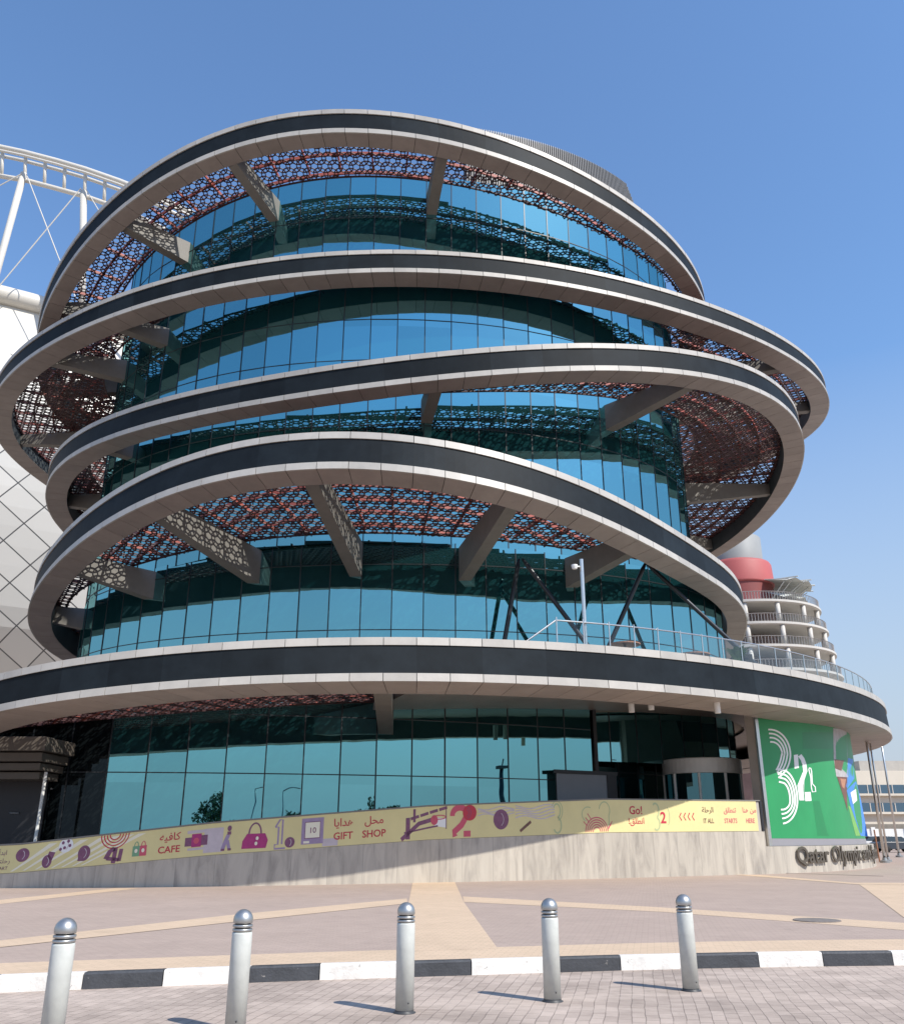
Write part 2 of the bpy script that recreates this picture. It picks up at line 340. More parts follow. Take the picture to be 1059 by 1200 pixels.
# ------------------------------------------------------------------ the museum's five rings
RINGS = {1: [-5.1707, 59.033, 34.2328, 0.0641, -0.0981, 23.0325, 1.6154, -0.0928, 0.9366, -0.3861, 0.432, 0.4313, -0.1362, 0.7675, 0.9448, -0.2395, -0.1937],
 2: [-3.0626, 66.8061, 30.191, 0.066, -0.0166, 29.8379, 1.3906, 0.0025, 1.2557, 1.6307, 0.9272, 1.484, 0.0167, -0.436, 1.1497, 0.5834, -0.2072],
 3: [-1.4325, 62.5449, 24.3426, 0.0531, 0.0178, 26.0599, 1.5028, 0.0491, 1.2443, 0.4202, -0.2674, 0.0703, -0.0664, -0.1482, -0.5425, -0.4439, -0.1445],
 4: [-3.3748, 57.48, 14.7047, 0.0074, -0.1744, 21.9802, 1.9277, 0.0097, 1.2716, 0.9822, -0.0725, 1.01, 0.788, 0.443, 0.6174, -0.2743, 1.3888],
 5: [-2.7117, 66.0553, 7.9823, 0.0193, -0.028, 31.0743, 1.7656, 0.0495, 2.75, -0.0154, 0.0592, 0.0277, 0.0492, 0.1127, 0.1578, 0.1144, 0.0019]}
class Ring:
    def __init__(s, p, warp=None):
        s.w = warp
        s.c = Vector(p[:3]); ax, ay, s.R, s.h, s.fl, s.sw = p[3:9]; s.q = p[9:]
        s.n = Vector((-ax, -ay, 1)).normalized(); s.u = Vector((1, 0, ax)).normalized(); s.v = s.n.cross(s.u)
    def dr(s, t): return s.q[2] * math.cos(2 * t) + s.q[3] * math.sin(2 * t) + s.q[6] * math.cos(3 * t) + s.q[7] * math.sin(3 * t)
    def dz(s, t): return s.q[0] * math.cos(2 * t) + s.q[1] * math.sin(2 * t) + s.q[4] * math.cos(3 * t) + s.q[5] * math.sin(3 * t)
    def P(s, t, dr=0.0, dz=0.0):
        r = s.R + s.dr(t) + dr
        return s.W(s.c + s.u * (r * math.cos(t)) + s.v * (r * math.sin(t)) + s.n * (dz + s.dz(t)))
    def W(s, p):                         # the lowest ring is an ellipse that climbs towards the right
        if not s.w: return p
        f = s.w[0] / (1 - s.w[1] * p.x); return Vector((p.x * f, p.y * f, EYE + (p.z - EYE) * f))
    def L(s, x, y, off):                 # local plane coordinates -> world, following the ring's own waviness
        t = math.atan2(y, x); r = math.hypot(x, y); w = min(r / s.R, 1.0) ** 2
        return s.W(s.c + s.u * x + s.v * y + s.n * (off + s.dz(t) * w))
    def local(s, wx, wy):
        if s.w: q = 1 / (s.w[0] + s.w[1] * wx); wx, wy = wx * q, wy * q
        z = s.c.z - (s.n.x * (wx - s.c.x) + s.n.y * (wy - s.c.y)) / s.n.z
        d = Vector((wx, wy, z)) - s.c; return d.dot(s.u), d.dot(s.v)
    def zat(s, wx, wy, off): x, y = s.local(wx, wy); return s.L(x, y, off).z
    def inner(s, t): return s.R + s.dr(t) + s.fl - s.sw
SCALE = {1: 1.05, 2: 1.07, 3: 1.05, 4: .965}      # true size and distance of each ring
for k, f in SCALE.items():
    p = RINGS[k]; z = EYE + (p[2] - EYE) * f
    RINGS[k] = [p[0] * f, p[1] * f, z, p[3], p[4]] + [q * f for q in p[5:]]
RG = {k: Ring(p, (.827, .0085) if k == 5 else None) for k, p in RINGS.items()}
CORE = (-3.8, 57.4, 19.6, 14.0); CORE4 = (-3.0, 55.5, 19.9, 12.0); CORE5 = (-13.0, 58.8, 32.6, 21.7, .178); ENTC = (-13.0, 58.8, 30.6, 19.3, .178)
POST = (0.0, 63.0, 25.2)                  # the curved wall that carries the poster
def loc(c, x, y):                         # plan coordinates in the (possibly turned) ellipse's own axes
    f = c[4] if len(c) > 4 else 0.0; dx, dy = x - c[0], y - c[1]; return dx * math.cos(f) + dy * math.sin(f), dy * math.cos(f) - dx * math.sin(f)
def rim(c, m, t):                         # point on the ellipse grown by m
    f = c[4] if len(c) > 4 else 0.0; u, v = (c[2] + m) * math.cos(t), (c[3] + m) * math.sin(t)
    return c[0] + u * math.cos(f) - v * math.sin(f), c[1] + u * math.sin(f) + v * math.cos(f)
def level(c, x, y, m=0.0): u, v = loc(c, x, y); return math.hypot(u / (c[2] + m), v / (c[3] + m))
def outside(c, x, y, m=0.0): return level(c, x, y, m) > 1
def front_y(c, x):                        # the drum's front wall at that x
    y = 20.0
    while outside(c, x, y): y += .02
    return y
def outline(c, n):                        # n points spaced evenly along an ellipse
    K = 4000; pts = [rim(c, 0, 2 * math.pi * i / K) for i in range(K + 1)]
    L = [0.0]
    for a, b in zip(pts, pts[1:]): L.append(L[-1] + math.dist(a, b))
    out, j = [], 0
    for i in range(n):
        t = L[-1] * i / n
        while L[j + 1] < t: j += 1
        out.append(Vector(pts[j]))
    return out

museum = empty('museum_building', 'round teal glass museum building wrapped in five tilted dark and bronze rings', 'museum', loc=(0, 60, 0))
museum.location = (0, 0, 0)
RING_LABEL = {1: 'topmost ring', 2: 'second ring from the top', 3: 'middle ring', 4: 'steeply curved fourth ring', 5: 'lowest and widest ring carrying the terrace'}
BEAMS = {1: [165, 188, 210, 231, 252, 282.8], 2: [130, 160, 193.5, 224.5, 237, 325.8, 345, 20, 60, 95], 3: [165, 195, 222.5, 271.5, 304, 354.2, 20, 45, 75, 110, 140],
         4: [190, 214, 237.8, 261.8, 288, 311.8], 5: [269.5]}

def box_between(mb, a, b, wdt, hgt, up=Vector((0, 0, 1))):
    """bar from a to b (top centre line), hanging down by hgt"""
    t = (b - a).normalized(); s = t.cross(up).normalized() * (wdt / 2); d = up * hgt
    mb.hexa([a - s - d, a + s - d, b + s - d, b - s - d, a - s, a + s, b + s, b - s])

for k, g in RG.items():
    core = {5: CORE5, 4: CORE4}.get(k, CORE)
    N = 288
    # body: dark fascia, inner face, top
    mb = MB(); ins = .035
    prof = [(-ins, -.01), (g.fl - ins, -g.h + .03), (g.fl - g.sw + ins, -g.h + .03), (g.fl - g.sw, -g.h + .03), (g.fl - g.sw, -.02)]
    prof = [(-ins, -.02), (g.fl - ins, -g.h + .03), (g.fl - g.sw, -g.h + .03), (g.fl - g.sw, -.02)]
    npan = int(round(2 * math.pi * g.R / 1.32))
    NS = npan * 3
    for i in range(NS):
        t0, t1 = 2 * math.pi * i / NS, 2 * math.pi * (i + 1) / NS
        for j in range(4):
            a, b = prof[j], prof[(j + 1) % 4]; u = i // 6 + .5
            mb.face([g.P(t0, *a), g.P(t0, *b), g.P(t1, *b), g.P(t1, *a)], [(u, j + .1), (u, j + .9), (u, j + .9), (u, j + .1)], mi=1 if j == 2 else 0)
    ring = mb.build('ring', [M['fascia'], M['inner_face']], museum); ring['label'] = RING_LABEL[k]
    # trims and soffit panels, each panel with open joints
    up, lo, so = MB(), MB(), MB(); st = .18 * g.h
    for i in range(npan):
        da = 2 * math.pi / npan; gap = .014 / g.R
        t0, t1 = i * da + gap, (i + 1) * da - gap; tm = (t0 + t1) / 2
        for mbx, z0, z1 in ((up, -st, 0.0), (lo, -g.h + .0, -g.h + st)):
            k_ = rnd.uniform(-.006, .006); f0, f1 = g.fl * (-z0 / g.h) + k_ + rnd.uniform(-.003, .003), g.fl * (-z1 / g.h) + k_
            for ta, tb in ((t0, tm), (tm, t1)):
                mbx.hexa([g.P(ta, f0 - .06, z0), g.P(ta, f0 + .02, z0), g.P(tb, f0 + .02, z0), g.P(tb, f0 - .06, z0),
                          g.P(ta, f1 - .06, z1), g.P(ta, f1 + .02, z1), g.P(tb, f1 + .02, z1), g.P(tb, f1 - .06, z1)], (i + .5, .5))
        for ta, tb in ((t0, tm), (tm, t1)):
            a, b = g.fl - .07, g.fl - g.sw - .01; sg = rnd.uniform(0, .012) if ta == t0 else sg
            so.hexa([g.P(ta, b, -g.h - sg), g.P(ta, a, -g.h), g.P(tb, a, -g.h), g.P(tb, b, -g.h - sg),
                     g.P(ta, b, -g.h + .025), g.P(ta, a, -g.h + .025), g.P(tb, a, -g.h + .025), g.P(tb, b, -g.h + .025)], (i + .5, 1.5))
    up.build('edge_trim', M['trim'], ring); lo.build('edge_trim', M['trim'], ring); so.build('soffit', M['soffit'], ring)
    # lattice screen: 3.4.6.4 star pattern of thin bars between ring and glass
    la = MB(); a = .225; per = a * (1 + math.sqrt(3)); W, H = .055, .05; off = -.10 if k == 5 else -.42
    def ok(x, y):
        t = math.atan2(y, x)
        if math.hypot(x, y) > g.inner(t) - .02: return False
        w = g.L(x, y, off)
        if k == 5 and -84 < math.degrees(t) < 130: return False
        return outside(core, w.x, w.y, .02 if k == 5 else .95)
    def bar(p, q):
        mx, my = (p[0] + q[0]) / 2, (p[1] + q[1]) / 2
        if not ok(mx, my): return
        dx, dy = q[0] - p[0], q[1] - p[1]; l = math.hypot(dx, dy); nx, ny = -dy / l * W / 2, dx / l * W / 2
        e = [(p[0] + nx, p[1] + ny), (p[0] - nx, p[1] - ny), (q[0] - nx, q[1] - ny), (q[0] + nx, q[1] + ny)]
        b_ = [g.L(x, y, off - H) for x, y in e]; t_ = [g.L(x, y, off) for x, y in e]
        la.face([b_[3], b_[2], b_[1], b_[0]]); la.face(t_)
        la.face([b_[1], b_[2], t_[2], t_[1]]); la.face([b_[3], b_[0], t_[0], t_[3]])
    nr = int((g.R + 3) / per) + 2
    for i in range(-2 * nr, 2 * nr):
        for j in range(-2 * nr, 2 * nr):
            cx_, cy_ = per * (i + j * .5), per * j * math.sqrt(3) / 2
            if math.hypot(cx_, cy_) > g.R + 2 or math.hypot(cx_, cy_) < 8: continue
            hv = [(cx_ + a * math.cos(R_(30 + 60 * m)), cy_ + a * math.sin(R_(30 + 60 * m))) for m in range(6)]
            for m in range(6): bar(hv[m], hv[(m + 1) % 6])
            for m in range(3):           # connectors towards three of the six neighbours
                an = R_(60 * m); ox, oy = a * math.cos(an), a * math.sin(an)
                for q in (hv[m], hv[(m - 1) % 6]): bar(q, (q[0] + ox, q[1] + oy))
    NB = 240                              # flat border rails along both edges of the screen
    cen = g.local(core[0], core[1])
    for i in range(NB):
        t0, t1 = 2 * math.pi * i / NB, 2 * math.pi * (i + 1) / NB; mg = .05 if k == 5 else .95
        e0, e1 = rim(core, mg, t0), rim(core, mg, t1)
        p, q = g.local(*e0), g.local(*e1)
        tt = math.atan2(p[1], p[0])
        if math.hypot(*p) < g.inner(tt) - .15 and math.hypot(*q) < g.inner(tt) - .15 and not (k == 5 and -84 < math.degrees(tt) < 130):
            box_between(la, g.L(*p, off + .01), g.L(*q, off + .01), .09, .08)
    la.build('lattice_screen', M['lattice'], ring)
    # red steel carrying the screen: concentric rails and radial joists
    rd = MB()
    for r_i in range(9):
        dro = -.12 - r_i * 1.3; ns = 180
        for i in range(ns):
            t0, t1 = 2 * math.pi * i / ns, 2 * math.pi * (i + 1) / ns
            def pt(t): r = g.inner(t) + dro; return r * math.cos(t), r * math.sin(t)
            p, q = pt(t0), pt(t1)
            if not (ok(*p) and ok(*q)): continue
            A, B = g.L(*p, off + .22), g.L(*q, off + .22)
            box_between(rd, A, B, .10, .20)
    nj = int(2 * math.pi * g.R / 2.3)
    for i in range(nj):
        t = 2 * math.pi * i / nj; r0 = g.inner(t) - .05; pts = [(r0 - s * .5) for s in range(30)]
        last = None
        for r in pts:
            p = (r * math.cos(t), r * math.sin(t))
            if not ok(*p): break
            last = p
        if last and math.hypot(*last) < r0 - .6:
            box_between(rd, g.L(r0 * math.cos(t), r0 * math.sin(t), off + .22), g.L(*last, off + .22), .09, .17)
    rd.build('red_frame', M['red'], ring)
    # big cantilever beams from the glass drum out to the ring
    for deg in BEAMS[k]:
        t = R_(deg); E_ = g.P(t, g.fl - g.sw + .05, -.3 if k == 5 else -.5); tgt = Vector((-4.0, 62.0)) if k == 5 else Vector((core[0], core[1])); d = (tgt - E_.xy).normalized(); w = E_.xy
        if not outside(core, w.x, w.y, .8): continue
        while outside(core, w.x, w.y): w = w + d * .1
        w = w + d * .2; top = off - .10
        A = Vector((E_.x, E_.y, g.zat(E_.x, E_.y, top))); B = Vector((w.x, w.y, g.zat(w.x, w.y, top)))
        d0 = max(g.h * .52, .75); d1 = min(d0 + .14 * (w - E_.xy).length, 1.35 if k == 5 else 1.8); sd_ = Vector((-d.y, d.x, 0)) * .31
        bm = MB(); q0, q1 = Vector((0, 0, d0)), Vector((0, 0, d1))
        bm.hexa([A - sd_ - q0, A + sd_ - q0, B + sd_ - q1, B - sd_ - q1, A - sd_, A + sd_, B + sd_, B - sd_])
        bm.build('support_beam', M['beam'], ring)

# ------------------------------------------------------------------ the glass drum
def drum(name, core, n, zlo, zhi, transoms, mat, keep=None, jit=.007):
    gl, mu = MB(), MB(); P_ = outline(core, n)
    zf = lambda f, x, y: f(x, y) if callable(f) else f
    def nr(p):
        u, v = loc(core, p.x, p.y); f = core[4] if len(core) > 4 else 0.0; u, v = u / core[2] ** 2, v / core[3] ** 2
        return Vector((u * math.cos(f) - v * math.sin(f), u * math.sin(f) + v * math.cos(f))).normalized()
    for i in range(n):
        p0, p1 = P_[i], P_[(i + 1) % n]
        if keep and not keep((p0.x + p1.x) / 2, (p0.y + p1.y) / 2): continue
        t_ = (p1 - p0).normalized(); nrm = Vector((t_.y, -t_.x)); j0, j1, j2 = (rnd.uniform(-jit, jit) for _ in range(3))
        q0, q1 = p0 + nrm * j0, p1 + nrm * j1
        a0, a1, b0, b1 = zf(zlo, *p0), zf(zlo, *p1), zf(zhi, *p0), zf(zhi, *p1)
        q2, q3 = q1 + nrm * j2, q0 + nrm * j2
        gl.face([(*q0, a0), (*q1, a1), (*q2, b1), (*q3, b0)], [(i + .02, a0), (i + .98, a1), (i + .98, b1), (i + .02, b0)])
        w = .026; e = nr(p0); s = Vector((-e.y, e.x)) * w; o1 = p0 + e * .03; i1 = p0 - e * .1
        mu.hexa([(*(i1 - s), a0), (*(o1 - s), a0), (*(o1 + s), a0), (*(i1 + s), a0), (*(i1 - s), b0), (*(o1 - s), b0), (*(o1 + s), b0), (*(i1 + s), b0)])
        for z in transoms:
            if not (max(a0, a1) + .2 < z < min(b0, b1) - .1): continue
            d = nrm * .022
            mu.hexa([(*(p0 - nrm * .1), z - .022), (*(p1 - nrm * .1), z - .022), (*(p1 + d), z - .022), (*(p0 + d), z - .022), (*(p0 - nrm * .1), z + .022), (*(p1 - nrm * .1), z + .022), (*(p1 + d), z + .022), (*(p0 + d), z + .022)])
    o = gl.build(name, mat, museum); mu.build('mullions', M['mullion'], o); return o
TOP = 39.0
drum('glass_drum', CORE, 70, lambda x, y: RG[4].zat(x, y, -.55), TOP, [15, 18.9, 22.4, 26.4, 29.0, 32.8, 36.0], M['glass'])
drum('glass_drum', CORE4, 64, 5.0, lambda x, y: RG[4].zat(x, y, -.36), [11.2, 14.6], M['glass'])
ENT = lambda x, y: x > 6.3
drum('glass_drum', CORE5, 112, .1, lambda x, y: RG[5].zat(x, y, -.12), [3.95, 6.3], M['ground_glass'], keep=lambda x, y: -13.75 < x <= 6.3 and y < 58)
drum('wing_glass', CORE5, 112, .1, lambda x, y: RG[5].zat(x, y, -.12), [3.95, 6.3], M['wing_glass'], keep=lambda x, y: -19 < x <= -13.75 and y < 58)
drum('entrance_glass', ENTC, 104, .1, lambda x, y: RG[5].zat(x, y, -.36), [4.6, 6.3], M['dark_glass'], keep=lambda x, y: ENT(x, y) and x < 16.5 and y < 60)
mb = MB(); e0 = 6.75; yy = front_y
mb.box((e0, yy(CORE5, e0) - .05, .1), (e0 + .16, yy(ENTC, e0) + .2, 7.7)); mb.build('entrance_cheek', M['wing_dark'], museum)
# roof and terrace slabs
mb = MB(); n = 96
ring_xy = rim
mb.face([(*ring_xy(CORE, -.15, 2 * math.pi * i / n), TOP - .3) for i in range(n)])
mb.build('roof', M['roofing'], museum)
mb = MB()
def in_ring(x, y):                         # pull a roof corner back inside the lowest ring
    u, v = RG[5].local(x, y); t = math.atan2(v, u); r = min(math.hypot(u, v), RG[5].inner(t) + .05); return RG[5].L(r * math.cos(t), r * math.sin(t), -.10)
top = [tuple(in_ring(*ring_xy(CORE5, -.1, 2 * math.pi * i / n))) for i in range(n)]
mb.face(top); mb.face([(x, y, z - .34) for x, y, z in reversed(top)])
g5 = RG[5]; ns = 200
FLUSH = min((R_(-80 + .1 * i) for i in range(700)), key=lambda t: abs(g5.P(t, g5.fl - g5.sw).x / g5.P(t, g5.fl - g5.sw).y - .345))
for i in range(ns):                        # solid terrace on the right-hand side, ring to drum
    t0, t1 = R_(-84 + 214 * i / ns), R_(-84 + 214 * (i + 1) / ns)
    o0, o1 = g5.P(t0, g5.fl - g5.sw + .03, -.10), g5.P(t1, g5.fl - g5.sw + .03, -.10)
    def inn(p):
        q = .995 / level(CORE5, p.x, p.y); q = min(q, .98); w = (CORE5[0] + (p.x - CORE5[0]) * q, CORE5[1] + (p.y - CORE5[1]) * q); return Vector((*w, g5.zat(*w, -.10)))
    i0, i1 = inn(o0), inn(o1); lo_ = lambda p, q=.30: p - Vector((0, 0, q * (g5.h - .14) * (g5.w[0] + g5.w[1] * p.x)))
    mb.face([i0, o0, o1, i1], mi=0); dep = .30; mb.face([lo_(i1, dep), lo_(o1, dep), lo_(o0, dep), lo_(i0, dep)], [(i // 3 + .5, 0)] * 4, mi=1)
    if i == 0: mb.face([lo_(i0), lo_(o0), o0, i0], mi=1)
    if t0 > FLUSH:                         # lowered ceiling between the ring and the poster wall
        def pw_(p): v = Vector((p.x - POST[0], p.y - POST[1])).normalized() * min(24.7, math.hypot(p.x - POST[0], p.y - POST[1]) - .05); return Vector((POST[0] + v.x, POST[1] + v.y, p.z))
        a0, a1 = lo_(o0, 1.0), lo_(o1, 1.0); b0_, b1_ = pw_(a0), pw_(a1); mb.face([b1_, a1, a0, b0_], [(i // 3 + .5, 0)] * 4, mi=1)
        if t0 - (R_(214 / ns)) <= FLUSH: mb.face([b0_, a0, lo_(o0), pw_(lo_(o0))], mi=1)
mb.build('terrace_slab', [M['deck'], M['soffit']], museum)
# louvre fins round the roof plant
fin = MB(); rl = MB(); FZ0, FZ1 = TOP, 43.15
def el_(m, t): return (CORE[0] + (CORE[2] + m) * math.cos(t), CORE[1] + (CORE[3] + m) * math.sin(t))
for i in range(96):
    FZ1 = 43.15 - max(0, i - 84) * .2; t = R_(-76 + 44 * i / 95); a, b = el_(-.35, t), el_(0, t); e = Vector((a[1] - b[1], b[0] - a[0])).normalized() * .035
    fin.hexa([(a[0] - e.x, a[1] - e.y, FZ0), (b[0] - e.x, b[1] - e.y, FZ0), (b[0] + e.x, b[1] + e.y, FZ0), (a[0] + e.x, a[1] + e.y, FZ0),
              (a[0] - e.x, a[1] - e.y, FZ1), (b[0] - e.x, b[1] - e.y, FZ1), (b[0] + e.x, b[1] + e.y, FZ1), (a[0] + e.x, a[1] + e.y, FZ1)])
FZ1 = 43.15
fs = fin.build('roof_screen', M['fin'], museum)
for z in (FZ0 + .2, 40.8, 42.4, FZ1 - .3): rl.tube([(*el_(-.45, R_(-76 + 38 * i / 60)), z) for i in range(61)], .06, 6)
for i in range(80):
    p, q = el_(-.9, R_(-76 + 38 * i / 80)), el_(-.9, R_(-76 + 38 * (i + 1) / 80)); rl.face([(*p, TOP - .2), (*q, TOP - .2), (*q, FZ1 - .6), (*p, FZ1 - .6)])
rl.build('screen_rail', M['beam'], fs)

# ------------------------------------------------------------------ parapet path (plinth in front of the ground floor)
PATH = [(-30, 32.6), (-24.4, 30.9), (-19.2, 30.2), (-14.3, 30.7), (-11.65, 30.95), (-9.15, 31.35), (-6.52, 31.95), (-3.77, 32.9), (-0.89, 34.0), (2.2, 35.4), (5.64, 37.15), (9.5, 39.2), (12.4, 40.8)]
RW = 25.6
t = math.atan2(41.2 - 63, 13.3)
while t < R_(70):
    t += R_(2.5); PATH.append((RW * math.cos(t), 63 + RW * math.sin(t)))
def smooth(path, it=2):
    for _ in range(it):
        out = [path[0]]
        for a, b in zip(path, path[1:]): out += [(a[0] * .75 + b[0] * .25, a[1] * .75 + b[1] * .25), (a[0] * .25 + b[0] * .75, a[1] * .25 + b[1] * .75)]
        path = out + [path[-1]]
    return path
PATH = [Vector(p) for p in smooth(PATH)]
ARC = [0.0]
for a, b in zip(PATH, PATH[1:]): ARC.append(ARC[-1] + (b - a).length)
def path_at(s):
    s = min(max(s, 0), ARC[-1] - 1e-4)
    lo, hi = 0, len(ARC) - 1
    while hi - lo > 1:
        m = (lo + hi) // 2
        if ARC[m] <= s: lo = m
        else: hi = m
    f = (s - ARC[lo]) / (ARC[hi] - ARC[lo]); p = PATH[lo].lerp(PATH[hi], f)
    T = lambda i: (PATH[min(i + 1, len(PATH) - 1)] - PATH[max(i - 1, 0)]).normalized()
    d = T(lo).lerp(T(hi), f).normalized(); return p, Vector((d.y, -d.x))     # outward normal (towards the plaza)
def s_of_px(px, py=960):                 # arc length where the wall is met in that direction
    v = ray(px, py); k = v.x / v.y
    for i in range(len(PATH) - 1):
        f0, f1 = PATH[i].x - k * PATH[i].y, PATH[i + 1].x - k * PATH[i + 1].y
        if f0 <= 0 < f1: return ARC[i] + (ARC[i + 1] - ARC[i]) * (-f0) / (f1 - f0)
    return ARC[-1] * .62
def sz(px, py):                          # direction -> (arc length, height) on the wall
    s = s_of_px(px, py); p, _ = path_at(s); v = ray(px, py); return s, EYE + v.z / v.y * p.y
def wall_pt(s, z, out=0.0):
    p, n_ = path_at(s); return Vector((p.x + n_.x * out, p.y + n_.y * out, z))
S_END = s_of_px(894, 960)                # end of the yellow banner
bot_z = lambda s: lerp(path_at(s)[0].x, [-30, -13.98, -8, -.8, 6.2, 14], [-.2, .445, .96, 1.43, 1.68, 1.75]) if s <= S_END else 1.12
top_z = lambda s: lerp(path_at(s)[0].x, [-30, -13.98, -8, -.8, 6.2, 14], [.6, 1.29, 1.96, 2.57, 2.92, 3.0]) if s <= S_END else 1.12

wall = MB(); ss = [ARC[-1] * i / 400 for i in range(401)]; ss = sorted(ss + [S_END - .001, S_END + .001])
for a, b in zip(ss, ss[1:]):
    za, zb = max(bot_z(a), .02), max(bot_z(b), .02)
    f = [wall_pt(a, -.02), wall_pt(b, -.02), wall_pt(b, zb), wall_pt(a, za)]
    wall.face(f, [(a, 0), (b, 0), (b, zb), (a, za)])
    bk = [wall_pt(a, -.02, -.3), wall_pt(b, -.02, -.3), wall_pt(b, zb, -.3), wall_pt(a, za, -.3)]
    wall.face([f[3], f[2], bk[2], bk[3]], [(a, za), (b, zb), (b, zb + .3), (a, za + .3)]); wall.face([bk[1], bk[0], bk[3], bk[2]], [(b, 0), (a, 0), (a, za), (b, zb)])
w_ = wall.build('marble_wall', M['marble']); tag(w_, 'curved streaky marble plinth wall along the foot of the round museum', 'wall', kind='thing')
# parapet core behind the banner + ramp floor
pb = MB(); s0 = 0
for a, b in zip(ss, ss[1:]):
    if b > S_END: break
    za, zb = max(bot_z(a), .02) + .002, max(bot_z(b), .02) + .002; ta, tb = top_z(a), top_z(b)
    pb.hexa([wall_pt(a, za, -.28), wall_pt(a, za, -.02), wall_pt(b, zb, -.02), wall_pt(b, zb, -.28), wall_pt(a, ta - .02, -.28), wall_pt(a, ta - .02, -.02), wall_pt(b, tb - .02, -.02), wall_pt(b, tb - .02, -.28)])
pb.build('ramp_parapet', M['concrete'], museum)
fl = MB()
for a, b in zip(ss, ss[1:]):
    if b > S_END + 1: break
    za, zb = top_z(a) - 1.1 if a <= S_END else 1.0, top_z(b) - 1.1 if b <= S_END else 1.0
    p0, p1 = wall_pt(a, za, -.29), wall_pt(b, zb, -.29)
    def inw(p, z): return Vector((p.x * 1.12, p.y + 14, z))
    fl.face([p0, p1, inw(p1, zb), inw(p0, za)])
fl.build('ramp_floor', M['deck'], museum)
# yellow banner: a printed strip standing on the wall
bn = MB()
for a, b in zip(ss, ss[1:]):
    if b > S_END - .15: break
    za, zb, ta, tb = max(bot_z(a), .02) + .01, max(bot_z(b), .02) + .01, top_z(a), top_z(b)
    bn.hexa([wall_pt(a, za, -.015), wall_pt(a, za, .015), wall_pt(b, zb, .015), wall_pt(b, zb, -.015), wall_pt(a, ta, -.015), wall_pt(a, ta, .015), wall_pt(b, tb, .015), wall_pt(b, tb, -.015)])
banner = bn.build('banner', M['yellow']); tag(banner, 'long pale yellow printed banner with purple and red sports motifs on the marble wall', 'banner')
e_ = MB(); a, b = S_END - .14, S_END - .01  # dark block painted in for the shaded gap between banner and poster
e_.hexa([wall_pt(a, 1.76, -.3), wall_pt(a, 1.76, .03), wall_pt(b, 1.76, .03), wall_pt(b, 1.76, -.3), wall_pt(a, 3.02, -.3), wall_pt(a, 3.02, .03), wall_pt(b, 3.02, .03), wall_pt(b, 3.02, -.3)])
e_.build('dark_gap_block', M['wing_dark'], banner)
tr = MB()
for a, b in zip(ss, ss[1:]):
    if b > S_END - .02: break
    ta, tb = top_z(a) + .002, top_z(b) + .002
    tr.hexa([wall_pt(a, ta, -.3), wall_pt(a, ta, .03), wall_pt(b, tb, .03), wall_pt(b, tb, -.3), wall_pt(a, ta + .05, -.3), wall_pt(a, ta + .05, .03), wall_pt(b, tb + .05, .03), wall_pt(b, tb + .05, -.3)])
tr.build('coping', M['beam'], museum)

# ------------------------------------------------------------------ print helpers: 2D outline -> thin sheet bent onto the wall
def slice_x(poly, step):
    def clip(P, x, keep):                 # half plane clip
        out = []
        for i in range(len(P)):
            a, b = P[i], P[(i + 1) % len(P)]; ia, ib = (a[0] - x) * keep >= 0, (b[0] - x) * keep >= 0
            if ia: out.append(a)
            if ia != ib: f = (x - a[0]) / (b[0] - a[0]); out.append((x, a[1] + (b[1] - a[1]) * f))
        return out
    P = [(p[0], p[1]) for p in poly]; x0, x1 = min(p[0] for p in P), max(p[0] for p in P); n = max(1, math.ceil((x1 - x0) / step)); res = []
    for i in range(n):
        q = clip(clip(P, x0 + (x1 - x0) * i / n, 1), x0 + (x1 - x0) * (i + 1) / n, -1)
        if len(q) > 2: res.append(q)
    return res
def sheet(mb, polys, fn, out, seg=.25):
    """polys: list of 2D convex-ish quads/strips given as point lists; fn(x, y, out) -> world"""
    for pl in polys:
        for p in slice_x(pl, seg): mb.face([fn(x, y, out) for x, y in p])
def stroke_polys(pts, w, closed=False):
    res = []; P = [Vector(p) for p in pts]
    if closed: P = P + [P[0]]
    def nrm(i):
        d = P[min(i + 1, len(P) - 1)] - P[max(i - 1, 0)]
        if closed and i in (0, len(P) - 1): d = P[1] - P[-2]
        d = d.normalized(); return Vector((-d.y, d.x)) * w / 2
    for i in range(len(P) - 1):
        a, b = nrm(i), nrm(i + 1); res.append([P[i] - a, P[i + 1] - b, P[i + 1] + b, P[i] + a])
    return res
def disc(cx_, cy_, rx, ry=None, n=24):
    ry = ry or rx; return [[(cx_ + rx * math.cos(2 * math.pi * i / n), cy_ + ry * math.sin(2 * math.pi * i / n)) for i in range(n)]]
def arcpts(cx_, cy_, rx, ry, a0, a1, n=24): return [(cx_ + rx * math.cos(R_(a0 + (a1 - a0) * i / n)), cy_ + ry * math.sin(R_(a0 + (a1 - a0) * i / n))) for i in range(n + 1)]
def rect(x0, y0, x1, y1, nx=1): return [[(x0 + (x1 - x0) * i / nx, y0), (x0 + (x1 - x0) * (i + 1) / nx, y0), (x0 + (x1 - x0) * (i + 1) / nx, y1), (x0 + (x1 - x0) * i / nx, y1)] for i in range(nx)]

